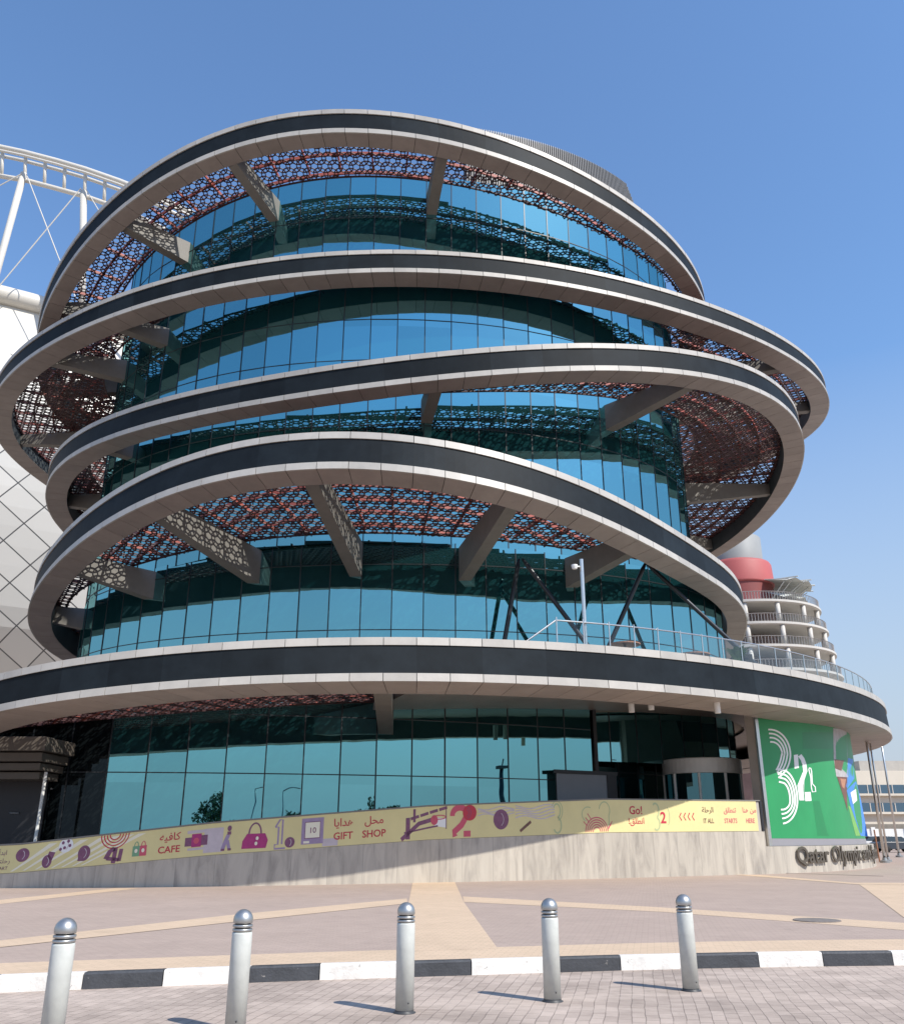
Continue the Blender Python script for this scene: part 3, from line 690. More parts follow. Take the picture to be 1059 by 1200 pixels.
def glyph_mesh(body, extrude=0.0, bold=0.0):
    c = bpy.data.curves.new('glyphs', 'FONT'); c.body = body; c.align_x = 'CENTER'; c.size = 1; c.extrude = extrude; c.offset = bold; c.resolution_u = 3
    o = bpy.data.objects.new('glyphs', c); C.objects.link(o); bpy.context.view_layer.update()
    me = bpy.data.meshes.new_from_object(o.evaluated_get(bpy.context.evaluated_depsgraph_get()))
    vs = [v.co.copy() for v in me.vertices]; fs = [tuple(p.vertices) for p in me.polygons]
    bpy.data.objects.remove(o); bpy.data.curves.remove(c); bpy.data.meshes.remove(me)
    # lift neighbouring letters by a hair so that joined strokes never share a plane
    par = list(range(len(vs)))
    def find(i):
        while par[i] != i: par[i] = par[par[i]]; i = par[i]
        return i
    for f in fs:
        for q in f[1:]: par[find(q)] = find(f[0])
    ids = {}; lift = [0] * len(vs)
    for i in range(len(vs)):
        r = find(i); ids.setdefault(r, len(ids)); lift[i] = ids[r] % 5
    return vs, fs, lift
def text_on(name, body, fn, x, y, size, mat, parent, out=.006, wide=1.0, extrude=0.0, bold=0.0, slant=0.0):
    vs, fs, lift = glyph_mesh(body, extrude, bold)
    pts = [fn(x + v.x * size * wide, y + v.y * size, out + v.z * size + l * .0008) for v, l in zip(vs, lift)]
    me = bpy.data.meshes.new(name); me.from_pydata(pts, [], fs); me.materials.append(mat); me.update()
    o = bpy.data.objects.new(name, me); C.objects.link(o)
    if parent is not None: o.parent = parent
    return o

# banner coordinates: x metres along the wall from s_of_px, y 0..1 across the strip scaled by the strip's own height
def bfn(x, y, out): 
    lo, hi = bot_z(x) + .01, top_z(x); return wall_pt(x, lo + y * (hi - lo), .015 + out)
def art(name, mat, polys, out=.006):
    mb = MB(); sheet(mb, polys, bfn, out); return mb.build(name, mat, banner)
def bx(px): return s_of_px(px, 975)
def shift(polys, x, y, sx=1.0, sy=1.0): return [[(x + p[0] * sx, y + p[1] * sy) for p in q] for q in polys]
hs = lambda px: top_z(bx(px)) - bot_z(bx(px))
def text_b(body, px, y, size, mat, name='printed_word', wide=1.0, bold=.0): return text_on(name, body, bfn, bx(px), y, size, mat, banner, .006, wide * hs(px), bold=bold)
AR = lambda *c: ''.join(chr(k) for k in c)
# words (Arabic in joined letter forms, laid out in reading order from the right)
KAFEH = AR(0xFEEA, 0xFEF4, 0xFED3, 0xFE8E, 0xFEDB)
HADAYA = AR(0xFE8E, 0xFEF3, 0xFE8D, 0xFEAA, 0xFEEB)
MAHAL = AR(0xFEDE, 0xFEA4, 0xFEE3)
ENTALEQ = '!' + AR(0xFED6, 0xFEE0, 0xFEC4, 0xFEE7, 0xFE8D)
RIHLA = AR(0xFE94, 0xFEE0, 0xFEA3, 0xFEAE, 0xFEDF, 0xFE8D)
TANTALEQ = AR(0xFED6, 0xFEE0, 0xFEC4, 0xFEE8, 0xFE97)
MINHUNA = AR(0xFE8E, 0xFEE8, 0xFEEB) + ' ' + AR(0xFEE6, 0xFEE3)
IBDA = AR(0xFE83, 0xFEAA, 0xFE91, 0xFE8D)
RIHLATAK = AR(0xFEDA, 0xFE98, 0xFEE0, 0xFEA3, 0xFEAD)
for ar, la_, px in ((KAFEH, 'CAFE', 200), (HADAYA, 'GIFT', 402), (MAHAL, 'SHOP', 438)):
    text_b(ar, px, .60, .34, M['pr_red'], bold=.01); text_b(la_, px, .20, .31, M['pr_red'], bold=.015)
text_b('Go!', 746, .56, .36, M['pr_red'], bold=.015); text_b(ENTALEQ, 746, .26, .26, M['pr_red'], bold=.01)
for ar, la_, px, m_ in ((RIHLA, 'IT ALL', 831, 'print_brown'), (TANTALEQ, 'STARTS', 857, 'pr_rose'), (MINHUNA, 'HERE', 880, 'pr_rose')):
    text_b(ar, px, .62, .24, M[m_], bold=.01); text_b(la_, px, .27, .22, M[m_], wide=.8, bold=.012)
text_b(IBDA, 8, .66, .24, M['pr_plum']); text_b(RIHLATAK, 8, .36, .24, M['pr_plum']); text_b('START', 8, .12, .17, M['pr_plum'])
for i in range(4):
    x = bx(797 + i * 5); art('arrow_mark', M['pr_red'], stroke_polys([(x + .11, .60), (x, .48), (x + .11, .36)], .045))
# balls, gloves and shuttlecocks
def ball(px, y, r, mat, sx=1.0):
    h = hs(px); x = bx(px); art('ball_print', M[mat], disc(x, y, r * sx, r / h)); 
    art('ball_print', M['pr_lilac'], stroke_polys([(x + q[0], y + q[1] / h) for q in arcpts(-r * .5, 0, r * .8, r * .8, -50, 50, 10)], .02), .010)
ball(31, .62, .21, 'pr_plum'); ball(60, .30, .20, 'pr_plum', .75); ball(102, .46, .24, 'pr_plum', .8); ball(340, .22, .17, 'pr_plum'); ball(587, .52, .36, 'pr_plum', .9)
art('ball_print', M['pr_plum'], stroke_polys([(bx(62), .34), (bx(65), .62)], .2)); art('ball_print', M['pr_plum'], stroke_polys([(bx(99), .2), (bx(100), .48)], .2))
ball(80, .80, .22, 'print_white', 1.0)
for dx, dy in ((-.1, .1), (.06, .14), (.12, -.02), (-.04, -.08), (-.16, -.12)): art('ball_print', M['pr_plum'], disc(bx(80) + dx, .80 + dy, .045, .06, 8), .012)
# slanting cream streaks: sunlight through the lattice, painted onto the banner
for i, px in enumerate((38, 52, 66, 84, 96, 108, 118)):
    x = bx(px); art('pale_streak', M['pr_cream'], [[(x - .5, .05), (x - .42, .05), (x + .85 + .1 * i, .93), (x + .6 + .1 * i, .93)]], .003)
art('pale_streak', M['pr_lilac'], rect(bx(240), .08, bx(262), .85, 6), .003); art('pale_streak', M['pr_lilac'], rect(bx(378), .02, bx(396), .25, 4), .003)
# red arcs hanging from the top edge, and the figure four below
x = bx(136)
for r in (.16, .25, .34, .43): art('red_arc', M['pr_red'], stroke_polys(arcpts(x, .99, r, r / hs(136), 180, 360, 20), .035))
art('figure_four', M['pr_plum'], stroke_polys([(x - .22, .18), (x - .12, .42), (x + .02, .52)], .15) + stroke_polys([(x + .02, .02), (x + .06, .55)], .13) + stroke_polys([(x - .2, .2), (x + .2, .12)], .12) + stroke_polys([(x + .2, .08), (x + .24, .48)], .12))
for px, m_ in ((162, 'pr_green'), (170, 'pr_rose')):
    x = bx(px); art('bag_print', M[m_], rect(x - .11, .18, x + .11, .52) + stroke_polys(arcpts(x, .52, .06, .14, 0, 180, 8), .025)); art('bag_print', M['pr_cream'], disc(x, .36, .05, .07, 10), .010)
x = bx(231)
art('cup_print', M['pr_plum'], rect(x - .36, .34, x - .14, .62)); art('cup_print', M['pr_plum'], rect(x + .14, .34, x + .36, .66)); art('cup_print', M['pr_magenta'], rect(x - .15, .30, x + .16, .72)); art('cup_print', M['pr_rose'], disc(x, .5, .09, .1, 12), .010)
art('cup_print', M['pr_lilac'], rect(x - .3, .74, x + .3, .84)); art('cup_print', M['pr_lilac'], rect(x - .26, .2, x + .26, .27))
x = bx(266)
art('player_print', M['pr_mauve'], stroke_polys([(x - .10, .16), (x - .02, .42), (x + .06, .60)], .12) + stroke_polys([(x + .10, .16), (x + .04, .42)], .10)); art('player_print', M['pr_plum'], disc(x + .08, .80, .07, .09, 12) + rect(x - .16, .10, x - .04, .17) + rect(x + .06, .10, x + .17, .17) + rect(x + .02, .60, x + .14, .7), .010)
x = bx(299)
art('bag_print', M['pr_magenta'], [[(x - .42, .12), (x + .38, .10), (x + .44, .34), (x + .34, .56), (x - .26, .58), (x - .40, .36)]]); art('bag_print', M['pr_plum'], stroke_polys(arcpts(x, .56, .20, .34, 0, 180, 12), .05)); art('bag_print', M['pr_cream'], disc(x + .08, .42, .05, .06, 10) + disc(x + .05, .26, .05, .06, 10), .012)
x = bx(328)
art('figure_one', M['pr_mauve'], stroke_polys([(x - .16, .72), (x - .02, .94), (x + .08, .94), (x + .08, .18)], .055) + stroke_polys([(x - .16, .72), (x - .05, .72), (x - .05, .18), (x - .16, .18), (x - .16, .05), (x + .2, .05)], .055))
x = bx(366)
art('clock_print', M['pr_mauve'], rect(x - .38, .12, x + .38, .92, 3)); art('clock_print', M['pr_cream'], rect(x - .26, .30, x + .26, .80, 2) + rect(x - .30, .15, x - .1, .22), .010)
art('clock_print', M['pr_plum'], stroke_polys([(x - .26, .30), (x - .26, .80), (x + .26, .80), (x + .26, .30)], .03, True), .012)
text_on('printed_word', '10', bfn, x, .46, .24, M['pr_plum'], banner, .014, hs(366), bold=.01)
# basketball hoop seen from the side
x0 = bx(470); L_ = bx(523) - x0
art('hoop_print', M['pr_plum'], stroke_polys([(x0, .05), (x0 + .38 * L_, .50), (x0 + .75 * L_, .62)], .13) + stroke_polys([(x0 + .06 * L_, .25), (x0 + .80 * L_, .40)], .05) + stroke_polys([(x0 + .14 * L_, .05), (x0 + .14 * L_, .70)], .16) + stroke_polys([(x0 + .28 * L_, .55), (x0 + .28 * L_, .95)], .09))
for i in range(4): art('hoop_print', M['pr_plum'], stroke_polys([(x0 + (.20 + .21 * i) * L_, .66 + .075 * i), (x0 + (.38 + .21 * i) * L_, .725 + .075 * i)], .09))
art('hoop_print', M['pr_rose'], disc(x0 + .72 * L_, .58, .14, .15) + stroke_polys(arcpts(x0 + .84 * L_, .66, .24, .06, 0, 360, 20), .03), .010)
art('hoop_print', M['print_white'], [[(x0 + .72 * L_, .40), (x0 + .98 * L_, .34), (x0 + .98 * L_, .62), (x0 + .72 * L_, .66)]], .004); art('hoop_print', M['pr_plum'], stroke_polys([(x0 + .99 * L_, .30), (x0 + .99 * L_, .98)], .035))
# large red 2 with a ball for a head
x = bx(540)
art('figure_two', M['pr_rose'], stroke_polys(arcpts(x - .05, .70, .30, .23, 185, 20, 14), .19) + stroke_polys([(x + .22, .66), (x + .02, .40), (x - .28, .20), (x - .24, .06)], .20) + rect(x + .10, .04, x + .38, .22))
art('figure_two', M['pr_red'], disc(x + .35, .76, .28, .24), .010)
for r in (.12, .2): art('figure_two', M['pr_plum'], stroke_polys(arcpts(x + .12, .76, r + .08, r, -60, 60, 10), .02), .012)
for i in range(4): art('wave_line', M['pr_lilac'], stroke_polys([(bx(560) + q * .22, .66 + .07 * i + .05 * math.sin(q * 1.1 + i)) for q in range(8)], .03), .004)
for i in range(5): art('wave_line', M['pr_lilac'], stroke_polys([(bx(604) + q * .22, .55 + .08 * i + .06 * math.sin(q * .9 + i * .5)) for q in range(9)], .035), .004)
art('bat_print', M['print_brown'], stroke_polys([(bx(609), .14), (bx(622), .42)], .09))
x = bx(653); h = hs(653)
art('figure_three', M['pr_sage'], stroke_polys(arcpts(x, .72, .16, .21, 150, -80, 16) + arcpts(x, .28, .18, .24, 80, -150, 16), .05) + stroke_polys(arcpts(x, .72, .26, .30, 150, -80, 16), .03))
x = bx(699)
for r in (.18, .27, .36, .45, .54): art('red_arc', M['pr_rose'], stroke_polys(arcpts(x, .03, r, r / hs(699), 0, 180, 22), .035))
for q in range(3): art('red_arc', M['pr_rose'], stroke_polys([(x - .62 + .1 * q, .36 + .12 * q), (x - .45 + .1 * q, .22 + .1 * q)], .03) + stroke_polys([(x + .52 + .07 * q, .05 + .07 * q), (x + .60 + .08 * q, .2 + .07 * q)], .03))
art('heart_line', M['pr_sage'], stroke_polys(arcpts(x + .42, .68, .26, .26, 170, -40, 14) + [(x + .62, .28), (x + .5, .1)], .035) + stroke_polys(arcpts(x - .40, .58, .28, .22, 60, 250, 12), .03))
x = bx(772)
art('figure_three', M['pr_sage'], stroke_polys(arcpts(x - .12, .68, .18, .22, 130, -60, 14) + arcpts(x - .12, .26, .18, .2, 60, -130, 14), .06)); text_on('printed_word', '2', bfn, x + .26, .28, .50, M['pr_red'], banner, .010, hs(772), bold=.02); art('wave_line', M['pr_sage'], stroke_polys(arcpts(x + .45, .5, .16, .3, -70, 70, 10), .03))

# ------------------------------------------------------------------ green poster on the right end of the drum
def pf(px, py, out):                     # direction -> point on the poster's own cylinder
    v = ray(px, py); a = v.x ** 2 + v.y ** 2; r = POST[2] + out; b = -2 * POST[1] * v.y; c_ = POST[1] ** 2 - r * r; D = b * b - 4 * a * c_
    s_ = (-b - math.sqrt(max(D, 0))) / (2 * a); return Vector((0, 0, EYE)) + v * s_
def pang(px, py): p = pf(px, py, 0); return math.degrees(math.atan2(p.y - POST[1], p.x)), p.z
A0 = pang(897, 930)[0]; A1 = -21.5
def pc(a, z, out=0.0):                   # a in degrees round the drum
    r = POST[2] + out; return Vector((r * math.cos(R_(a)), POST[1] + r * math.sin(R_(a)), z))
ptop = lambda a: RG[5].zat(25 * math.cos(R_(a)), POST[1] + 25 * math.sin(R_(a)), -.6)
pbot = lambda a: lerp(a, [-56, -24], [1.45, 1.40])
def psheet(mb, aL, aR, zL, zH, out, n=30, mi=0, th=.03):
    for i in range(n):
        a, b = aL + (aR - aL) * i / n, aL + (aR - aL) * (i + 1) / n; f = lambda q, x: q(x) if callable(q) else q
        mb.hexa([pc(a, f(zL, a), out - th), pc(a, f(zL, a), out), pc(b, f(zL, b), out), pc(b, f(zL, b), out - th), pc(a, f(zH, a), out - th), pc(a, f(zH, a), out), pc(b, f(zH, b), out), pc(b, f(zH, b), out - th)], mi=mi)
mb = MB(); psheet(mb, A0, A1, pbot, ptop, .03, 40)
poster = mb.build('poster', M['green']); pw = MB(); psheet(pw, A0 - .3, A1, .1, ptop, -.01, 30, th=.6); pw.build('poster_wall', M['concrete'], museum)
tag(poster, 'tall green poster with white 3 2 1 numerals wrapped on the drum beside the entrance', 'poster')
mb = MB(); psheet(mb, A0 - .1, A1, lambda a: 1.13, lambda a: pbot(a) - .005, .05, 30, th=.1); mb.build('base_strip', M['steel_strip'], poster)
mb = MB(); psheet(mb, A0 - .5, A0 - .02, lambda a: 1.13, lambda a: ptop(a), .05, 2, th=.1); mb.build('side_trim', M['silver'], poster)
def decal(name, mat, pxpolys, out=.036):
    mb = MB()
    for pl in pxpolys:
        for p in slice_x(pl, 4): mb.face([pf(880 + x / 6.62, 840 + y / 6.62, out) for x, y in p])
    return mb.build(name, mat, poster)
up_, lw_ = [], []
for i, (ys, rx) in enumerate(((100, 160), (131, 132), (163, 106), (196, 82))):
    x0 = 132 + 5 * i; cy_ = 300; ry = cy_ - ys
    pts = [(x0, ys)] + [(x0 + 12 + rx * math.sin(R_(a)), cy_ - ry * math.cos(R_(a))) for a in range(0, 91, 6)]
    pts += [(x0 + 12 + rx * math.cos(R_(a)) - 8 * math.sin(R_(a)), cy_ + 195 * math.sin(R_(a)) - 18 * i) for a in range(6, 66, 6)]
    up_ += stroke_polys(pts, 13)
for i, (ye, rx) in enumerate(((830, 118), (790, 100), (755, 83), (722, 66))):
    xs = 212 - 5 * (3 - i); ys = 505 - 33 * (i if i else 0)
    ys = (505, 470, 438, 405)[i]; cx_ = 248; cy_ = 670
    pts = [((215, 210, 205, 198)[i] + 2, ys), (240, ys + 4)] if False else [((215, 210, 205, 198)[i], (405, 438, 470, 505)[3 - i] if False else ys)]
    rxx = rx; x_end = (247, 240, 235, 230)[i]
    pts = [((198, 205, 210, 215)[i], (405, 438, 470, 505)[i])]
    rr = (118, 100, 82, 62)[i]; top_y = (415, 447, 478, 512)[i]; cx0 = 245
    pts += [(cx0 - 5 + (rr + 0) * math.sin(R_(a)), 655 - (655 - top_y) * math.cos(R_(a))) for a in range(12, 91, 6)]
    ry = ye - 655
    pts += [(cx0 - 5 + rr * math.cos(R_(a)), 655 + ry * math.sin(R_(a))) for a in range(6, 85, 6)] + [(x_end, ye)]
    lw_ += stroke_polys(pts, 13)
decal('numeral_three', M['print_white'], up_, .036); decal('numeral_three', M['print_white'], lw_, .040)
decal('numeral_two', M['print_white'], [[(330, 298), (362, 292), (370, 398), (336, 404)], [(400, 430), (432, 430), (398, 535), (412, 650), (374, 650), (358, 535)], [(414, 586), (460, 584), (468, 654), (420, 656)]] + stroke_polys([(376, 300), (398, 330), (412, 370), (420, 430)], 32))
decal('numeral_one', M['print_white'], stroke_polys([(446, 410), (450, 398), (462, 400), (468, 425), (474, 520), (496, 545), (500, 582), (474, 584), (466, 545), (462, 470)], 8, True))
decal('green_band', M['green2'], [[(478, 655), (530, 655), (590, 900), (605, 925), (515, 925)]], .033)
decal('green_band', M['green2'], [[(395, 120), (640, 120), (640, 250), (400, 250)]], .033)
decal('athlete_photo', M['print_grey'], [[(636, 90), (690, 95), (690, 470), (660, 465), (640, 330)], [(690, 95), (740, 110), (752, 470), (690, 470)]], .036)
decal('athlete_photo', M['print_brown'], [[(665, 465), (745, 470), (740, 560), (748, 735), (715, 620)], [(645, 330), (720, 340), (700, 420), (650, 400)]], .040)
decal('athlete_photo', M['print_skin'], [[(690, 480), (735, 485), (722, 560), (705, 545)]], .044)
decal('athlete_photo', M['print_blue'], [[(752, 320), (790, 330), (800, 480), (745, 560), (735, 540)], [(740, 570), (812, 500), (850, 640), (905, 930), (850, 925), (770, 690)]], .037)
decal('athlete_photo', M['print_white'], [[(770, 590), (812, 560), (822, 650), (790, 680)]], .043)
decal('athlete_photo', M['print_lime'], [[(752, 690), (772, 700), (848, 925), (810, 925)]], .036)

# raised letters on the plinth
lets = None
sL = s_of_px(922, 1005)
def lfn(x, y, out): return wall_pt(x, y, out)
L1 = empty('wall_lettering', 'raised bronze letters reading Qatar Olympic and Sports on the marble plinth', 'lettering')
vs, fs_, _ = glyph_mesh('Qatar Olympic and Sports Museum', .035, .012)
spans = sorted((min(vs[i].x for i in f), max(vs[i].x for i in f)) for f in fs_); cuts, hi = [], spans[0][1]
for a, b in spans:
    if a > hi + .17: cuts.append((a + hi) / 2)
    hi = max(hi, b)
cuts = [-1e9] + cuts + [1e9]
for c0, c1 in zip(cuts, cuts[1:]):
    ff = [f for f in fs_ if c0 < vs[f[0]].x < c1]; ids = sorted({i for f in ff for i in f}); mp_ = {i: n for n, i in enumerate(ids)}
    me = bpy.data.meshes.new('word'); me.from_pydata([lfn(sL + 8.9 + vs[i].x * .98 * 1.18, .42 + vs[i].y * .98, .10 + vs[i].z * .98) for i in ids], [], [tuple(mp_[i] for i in f) for f in ff]); me.materials.append(M['letter']); me.update()
    o = bpy.data.objects.new('word', me); C.objects.link(o); o.parent = L1

# ------------------------------------------------------------------ entrance pieces
en = MB(); 
def cyl_box(mb, a0, a1, r0, r1, z0, z1, n=6, c=(0, 65), mi=0):
    for i in range(n):
        a, b = R_(a0 + (a1 - a0) * i / n), R_(a0 + (a1 - a0) * (i + 1) / n); P_ = lambda t, r, z: (c[0] + r * math.cos(t), c[1] + r * math.sin(t), z)
        mb.hexa([P_(a, r0, z0), P_(a, r1, z0), P_(b, r1, z0), P_(b, r0, z0), P_(a, r0, z1), P_(a, r1, z1), P_(b, r1, z1), P_(b, r0, z1)], mi=mi)
def ebox(mb, x0, x1, z0, z1, out0, out1):
    yy = lambda x: front_y(CORE5, x)
    mb.hexa([(x0, yy(x0) - out0, z0), (x1, yy(x1) - out0, z0), (x1, yy(x1) - out1, z0), (x0, yy(x0) - out1, z0), (x0, yy(x0) - out0, z1), (x1, yy(x1) - out0, z1), (x1, yy(x1) - out1, z1), (x0, yy(x0) - out1, z1)])
ebox(en, 4.72, 7.25, 1.8, 4.22, .45, 0); eb = en.build('grey_entrance_panel', M['slate_panel'], museum)
en = MB(); ebox(en, 4.6, 7.8, 4.22, 4.38, .55, 0); ebox(en, 7.25, 7.75, 1.8, 4.22, .5, 0); en.build('panel_frame', M['wing_dark'], eb)
DC = (12.7, 46.9)
dr_ = MB(); dr_.lathe([(1.9, 4.45), (1.96, 4.47), (1.96, 5.15), (1.85, 5.19), (0, 5.22)], 48, (DC[0], DC[1], 0)); dr_.lathe([(1.9, 4.45), (0, 4.45)], 48, (DC[0], DC[1], 0))
rdoor = dr_.build('revolving_door', M['white'], museum)
p_ = MB()
for k_ in range(9):
    t = R_(40 * k_ + 10); p_.tube([(DC[0] + 1.9 * math.cos(t), DC[1] + 1.9 * math.sin(t), .9), (DC[0] + 1.9 * math.cos(t), DC[1] + 1.9 * math.sin(t), 4.45)], .07, 8)
p_.build('door_post', M['white'], rdoor)
p_ = MB(); p_.lathe([(1.88, .9), (1.88, 4.45)], 36, (DC[0], DC[1], 0)); p_.build('door_glass', M['dark_glass'], rdoor)
lamp = MB()
for px, py in ((740, 835), (763, 832), (841, 836)):
    p = at(px, py, 36.5); lamp.lathe([(0, 0), (.12, 0), (.12, .75), (0, .75)], 14, (p.x, p.y, p.z))
lamp.build('entrance_downlight', M['white'], museum)

# ------------------------------------------------------------------ terrace: railing, braces, pole, tables
g5 = RG[5]
def deck_at(px, inset):                  # a spot on the terrace in that direction, so far inside the ring's edge
    k_ = ray(px, 760).x / ray(px, 760).y; best = None
    for i in range(1800):
        q = g5.P(R_(-95 + i * .07), -inset, -.10); e = abs(q.x / q.y - k_)
        if e < .004 and (best is None or q.y < best[1].y): best = (e, q)
    return best[1]
rail = MB(); t0, t1 = R_(-76.5), R_(28); hp = []
n = 90
for i in range(n + 1):
    t = t0 + (t1 - t0) * i / n; hp.append(g5.P(t, -.55, 1.08))
rl_ = MB(); start = g5.P(R_(-79.2), -.9, .05)
rl_.tube([start] + hp, .032, 8)
railing = rl_.build('terrace_railing', M['silver'], museum)
npst = 46
for i in range(npst + 1):
    t = t0 + (t1 - t0) * i / npst; b = g5.P(t, -.55, -.02); m_ = MB(); m_.tube([b, b + Vector((0, 0, 1.06))], .028, 8); m_.build('railing_post', M['silver'], railing)
    if i < npst:
        t2 = t0 + (t1 - t0) * (i + 1) / npst; e = (t2 - t) * .06; q = MB(); dz = Vector((0, 0, 1))
        a, b2 = g5.P(t + e, -.55, .08), g5.P(t2 - e, -.55, .08); s = (b2 - a).cross(dz).normalized() * .008
        q.hexa([a - s, b2 - s, b2 + s, a + s, a - s + dz * .9, b2 - s + dz * .9, b2 + s + dz * .9, a + s + dz * .9]); q.build('railing_glass', M['rail_glass'], railing)
def br_(a, b):
    m_ = MB(); m_.tube([a, a.lerp(b, .06), a.lerp(b, .94), b], [.06, .115, .115, .06], 12); m_.build('steel_brace', M['dark_tube'], museum, True)
for (x0, y0), (x1, y1), d in (((608, 655), (583, 796), 42.2), ((612, 655), (718, 796), 41.5), ((756, 660), (699, 790), 43.0), ((757, 660), (893, 786), 45.0)): br_(at(x0, y0, d), at(x1, y1, d))
p = deck_at(690, .75); lp = MB(); lp.tube([p, p + Vector((0, 0, 3.5))], .075, 12)
lpo = lp.build('camera_pole', M['silver']); tag(lpo, 'slim silver pole with a small security camera on the museum terrace', 'pole')
lp = MB(); q = p + Vector((-.08, -.05, 3.2)); lp.tube([q, q + Vector((-.18, -.03, 0))], .03, 8); lp.lathe([(0, -.12), (.09, -.1), (.12, 0), (.12, .06), (0, .08)], 12, tuple(q + Vector((-.2, -.03, 0)))); lp.build('security_camera', M['white'], lpo)
def table(x, y, z, r, label):
    o = empty('round_table', label, 'table', 'round terrace tables', (x, y, z))
    m_ = MB(); m_.lathe([(0, .70), (r, .70), (r, .75), (0, .75)], 28); m_.build('table_top', M['wood'], o)
    m_ = MB(); m_.lathe([(.3, 0), (.3, .03), (.05, .06), (.05, .70)], 16); m_.build('table_base', M['pole_grey'], o)
q = deck_at(736, 2.2); table(q.x, q.y, q.z, .62, 'brown round table behind the glass railing beside the silver pole'); q = deck_at(815, 2.4); table(q.x, q.y, q.z, .7, 'brown round table behind the glass railing under the low end of the ring')
ch = empty('outdoor_chair', 'black chair standing behind the far end of the terrace railing', 'chair', loc=deck_at(879, 1.6))
m_ = MB(); m_.box((-.28, -.28, .42), (.28, .28, .48)); m_.build('seat', M['black'], ch, bevel=.01)
m_ = MB(); m_.box((-.28, .22, .48), (.28, .28, 1.0)); m_.build('backrest', M['black'], ch, bevel=.01)
for sx in (-1, 1):
    for sy in (-1, 1): m_ = MB(); m_.tube([(sx * .24, sy * .24, 0), (sx * .24, sy * .24, .43)], .02, 6); m_.build('leg', M['black'], ch)
def frond_plant(name, label, loc, n, r, h, mat, pot):
    o = empty(name, label, 'plant', loc=loc); m_ = MB(); rr = random.Random(3)
    for i in range(n):
        a = rr.uniform(0, 6.28); l = r * rr.uniform(.6, 1); hh = h * rr.uniform(.7, 1.1); prev = None
        for s in range(6):
            f = s / 5; c_ = Vector((math.cos(a) * l * f, math.sin(a) * l * f, .45 + hh * (f * 1.6 - f * f * .9))); w = Vector((-math.sin(a), math.cos(a), 0)) * (.11 * math.sin(math.pi * min(f + .12, 1)) + .01)
            if prev: m_.face([prev[0] - prev[1], prev[0] + prev[1], c_ + w, c_ - w])
            prev = (c_, w)
    m_.build('leaves', mat, o); m_ = MB(); m_.lathe([(0, 0), (.22, 0), (.3, .5), (.26, .5), (.22, .45), (0, .45)], 16); m_.build('pot', pot, o, True)
frond_plant('potted_palm', 'green potted palm on the museum terrace beside the black chair', deck_at(867, 2.0), 22, .8, 1.1, M['palm_green'], M['white'])

# ------------------------------------------------------------------ low wing on the left
wg = empty('side_wing', 'dark low entrance wing with a brown canopy at the left of the museum', 'wing')
m_ = MB(); m_.hexa([(-30, 36.6, 0), (-15.7, 36.0, 0), (-20.4, 52.3, 0), (-30, 46, 0), (-30, 36.6, 4.9), (-15.7, 36.0, 4.9), (-20.4, 52.3, 4.9), (-30, 46, 4.9)]); m_.build('wing_wall', M['wing_dark'], wg)
m_ = MB()
for z0, z1, y0, x1 in ((4.5, 5.0, 33.5, -14.9), (4.15, 4.46, 33.8, -15.1), (3.85, 4.11, 34.1, -15.25), (3.55, 3.81, 34.5, -15.4)): m_.box((-30, y0, z0), (x1, 36.2, z1))
m_.build('canopy', M['canopy'], wg, bevel=.02)
m_ = MB(); a, b = at(8, 985, 36.2), at(33, 985, 36.1); m_.hexa([(a.x, 36.25, .2), (b.x, 36.03, .2), (b.x, 36.2, .2), (a.x, 36.4, .2), (a.x, 36.25, 3.25), (b.x, 36.03, 3.25), (b.x, 36.2, 3.25), (a.x, 36.4, 3.25)])
dd = m_.build('door', M['door_grey'], wg); h_ = at(17, 953, 36.05); m_ = MB(); m_.tube([h_ + Vector((-.15, -.06, 0)), h_ + Vector((.2, -.06, 0))], .03, 8); m_.build('handle', M['silver'], dd)
m_ = MB(); q0, q1 = Vector((-15.75, 36.3, 0)), Vector((-20.3, 52.2, 0)); s = Vector((.05, .01, 0))
m_.hexa([q0, q0 + s, q1 + s, q1, q0 + Vector((0, 0, 4.8)), q0 + s + Vector((0, 0, 4.8)), q1 + s + Vector((0, 0, 4.8)), q1 + Vector((0, 0, 4.8))]); gl_ = m_.build('dark_window', M['wing_glass'], wg)
m_ = MB(); m_.tube([q0 + s + Vector((.03, 0, 3.3)), q1 + s + Vector((.03, 0, 3.3))], .03, 6)
for f in (.25, .5, .75): c_ = q0.lerp(q1, f) + s; m_.tube([c_, c_ + Vector((0, 0, 4.8))], .03, 6)
m_.build('window_bar', M['pole_grey'], gl_)
m_ = MB(); a = at(41, 985, 34.6); b = at(54, 905, 34.6); m_.tube([Vector((a.x, a.y, .6)), b], .06, 10); po = m_.build('slim_post', M['white']); tag(po, 'thin white post standing before the dark wing at the left', 'post')

# ------------------------------------------------------------------ ground, plaza, road, kerb
def sheet_obj(name, polys, z, mat):
    mb = MB()
    for p in polys: mb.face([(q[0], q[1], z) for q in p])
    o = mb.build(name, mat); tag(o, kind='structure'); return o
sheet_obj('ground', [[(-3000, -3000), (3000, -3000), (3000, 3000), (-3000, 3000)]], -.5, M['ground'])
KB = [(-60, 4.5), (-30, 6.6), (-12, 10.0), (-5.35, 11.82), (-3.58, 12.30), (-1.71, 12.80), (.26, 13.22), (2.33, 13.66), (3.23, 13.81), (4.34, 13.97), (5.29, 14.07), (6.32, 14.15), (12, 14.4), (40, 15), (80, 15)]
KBX, KBY = [k[0] for k in KB], [k[1] for k in KB]
ky = lambda x: lerp(x, KBX, KBY)
xs = [-60 + i * .5 for i in range(281)]
sheet_obj('road', [[(a, -160), (b, -160), (b, ky(b) + .02), (a, ky(a) + .02)] for a, b in zip(xs, xs[1:])], -.16, M['road'])
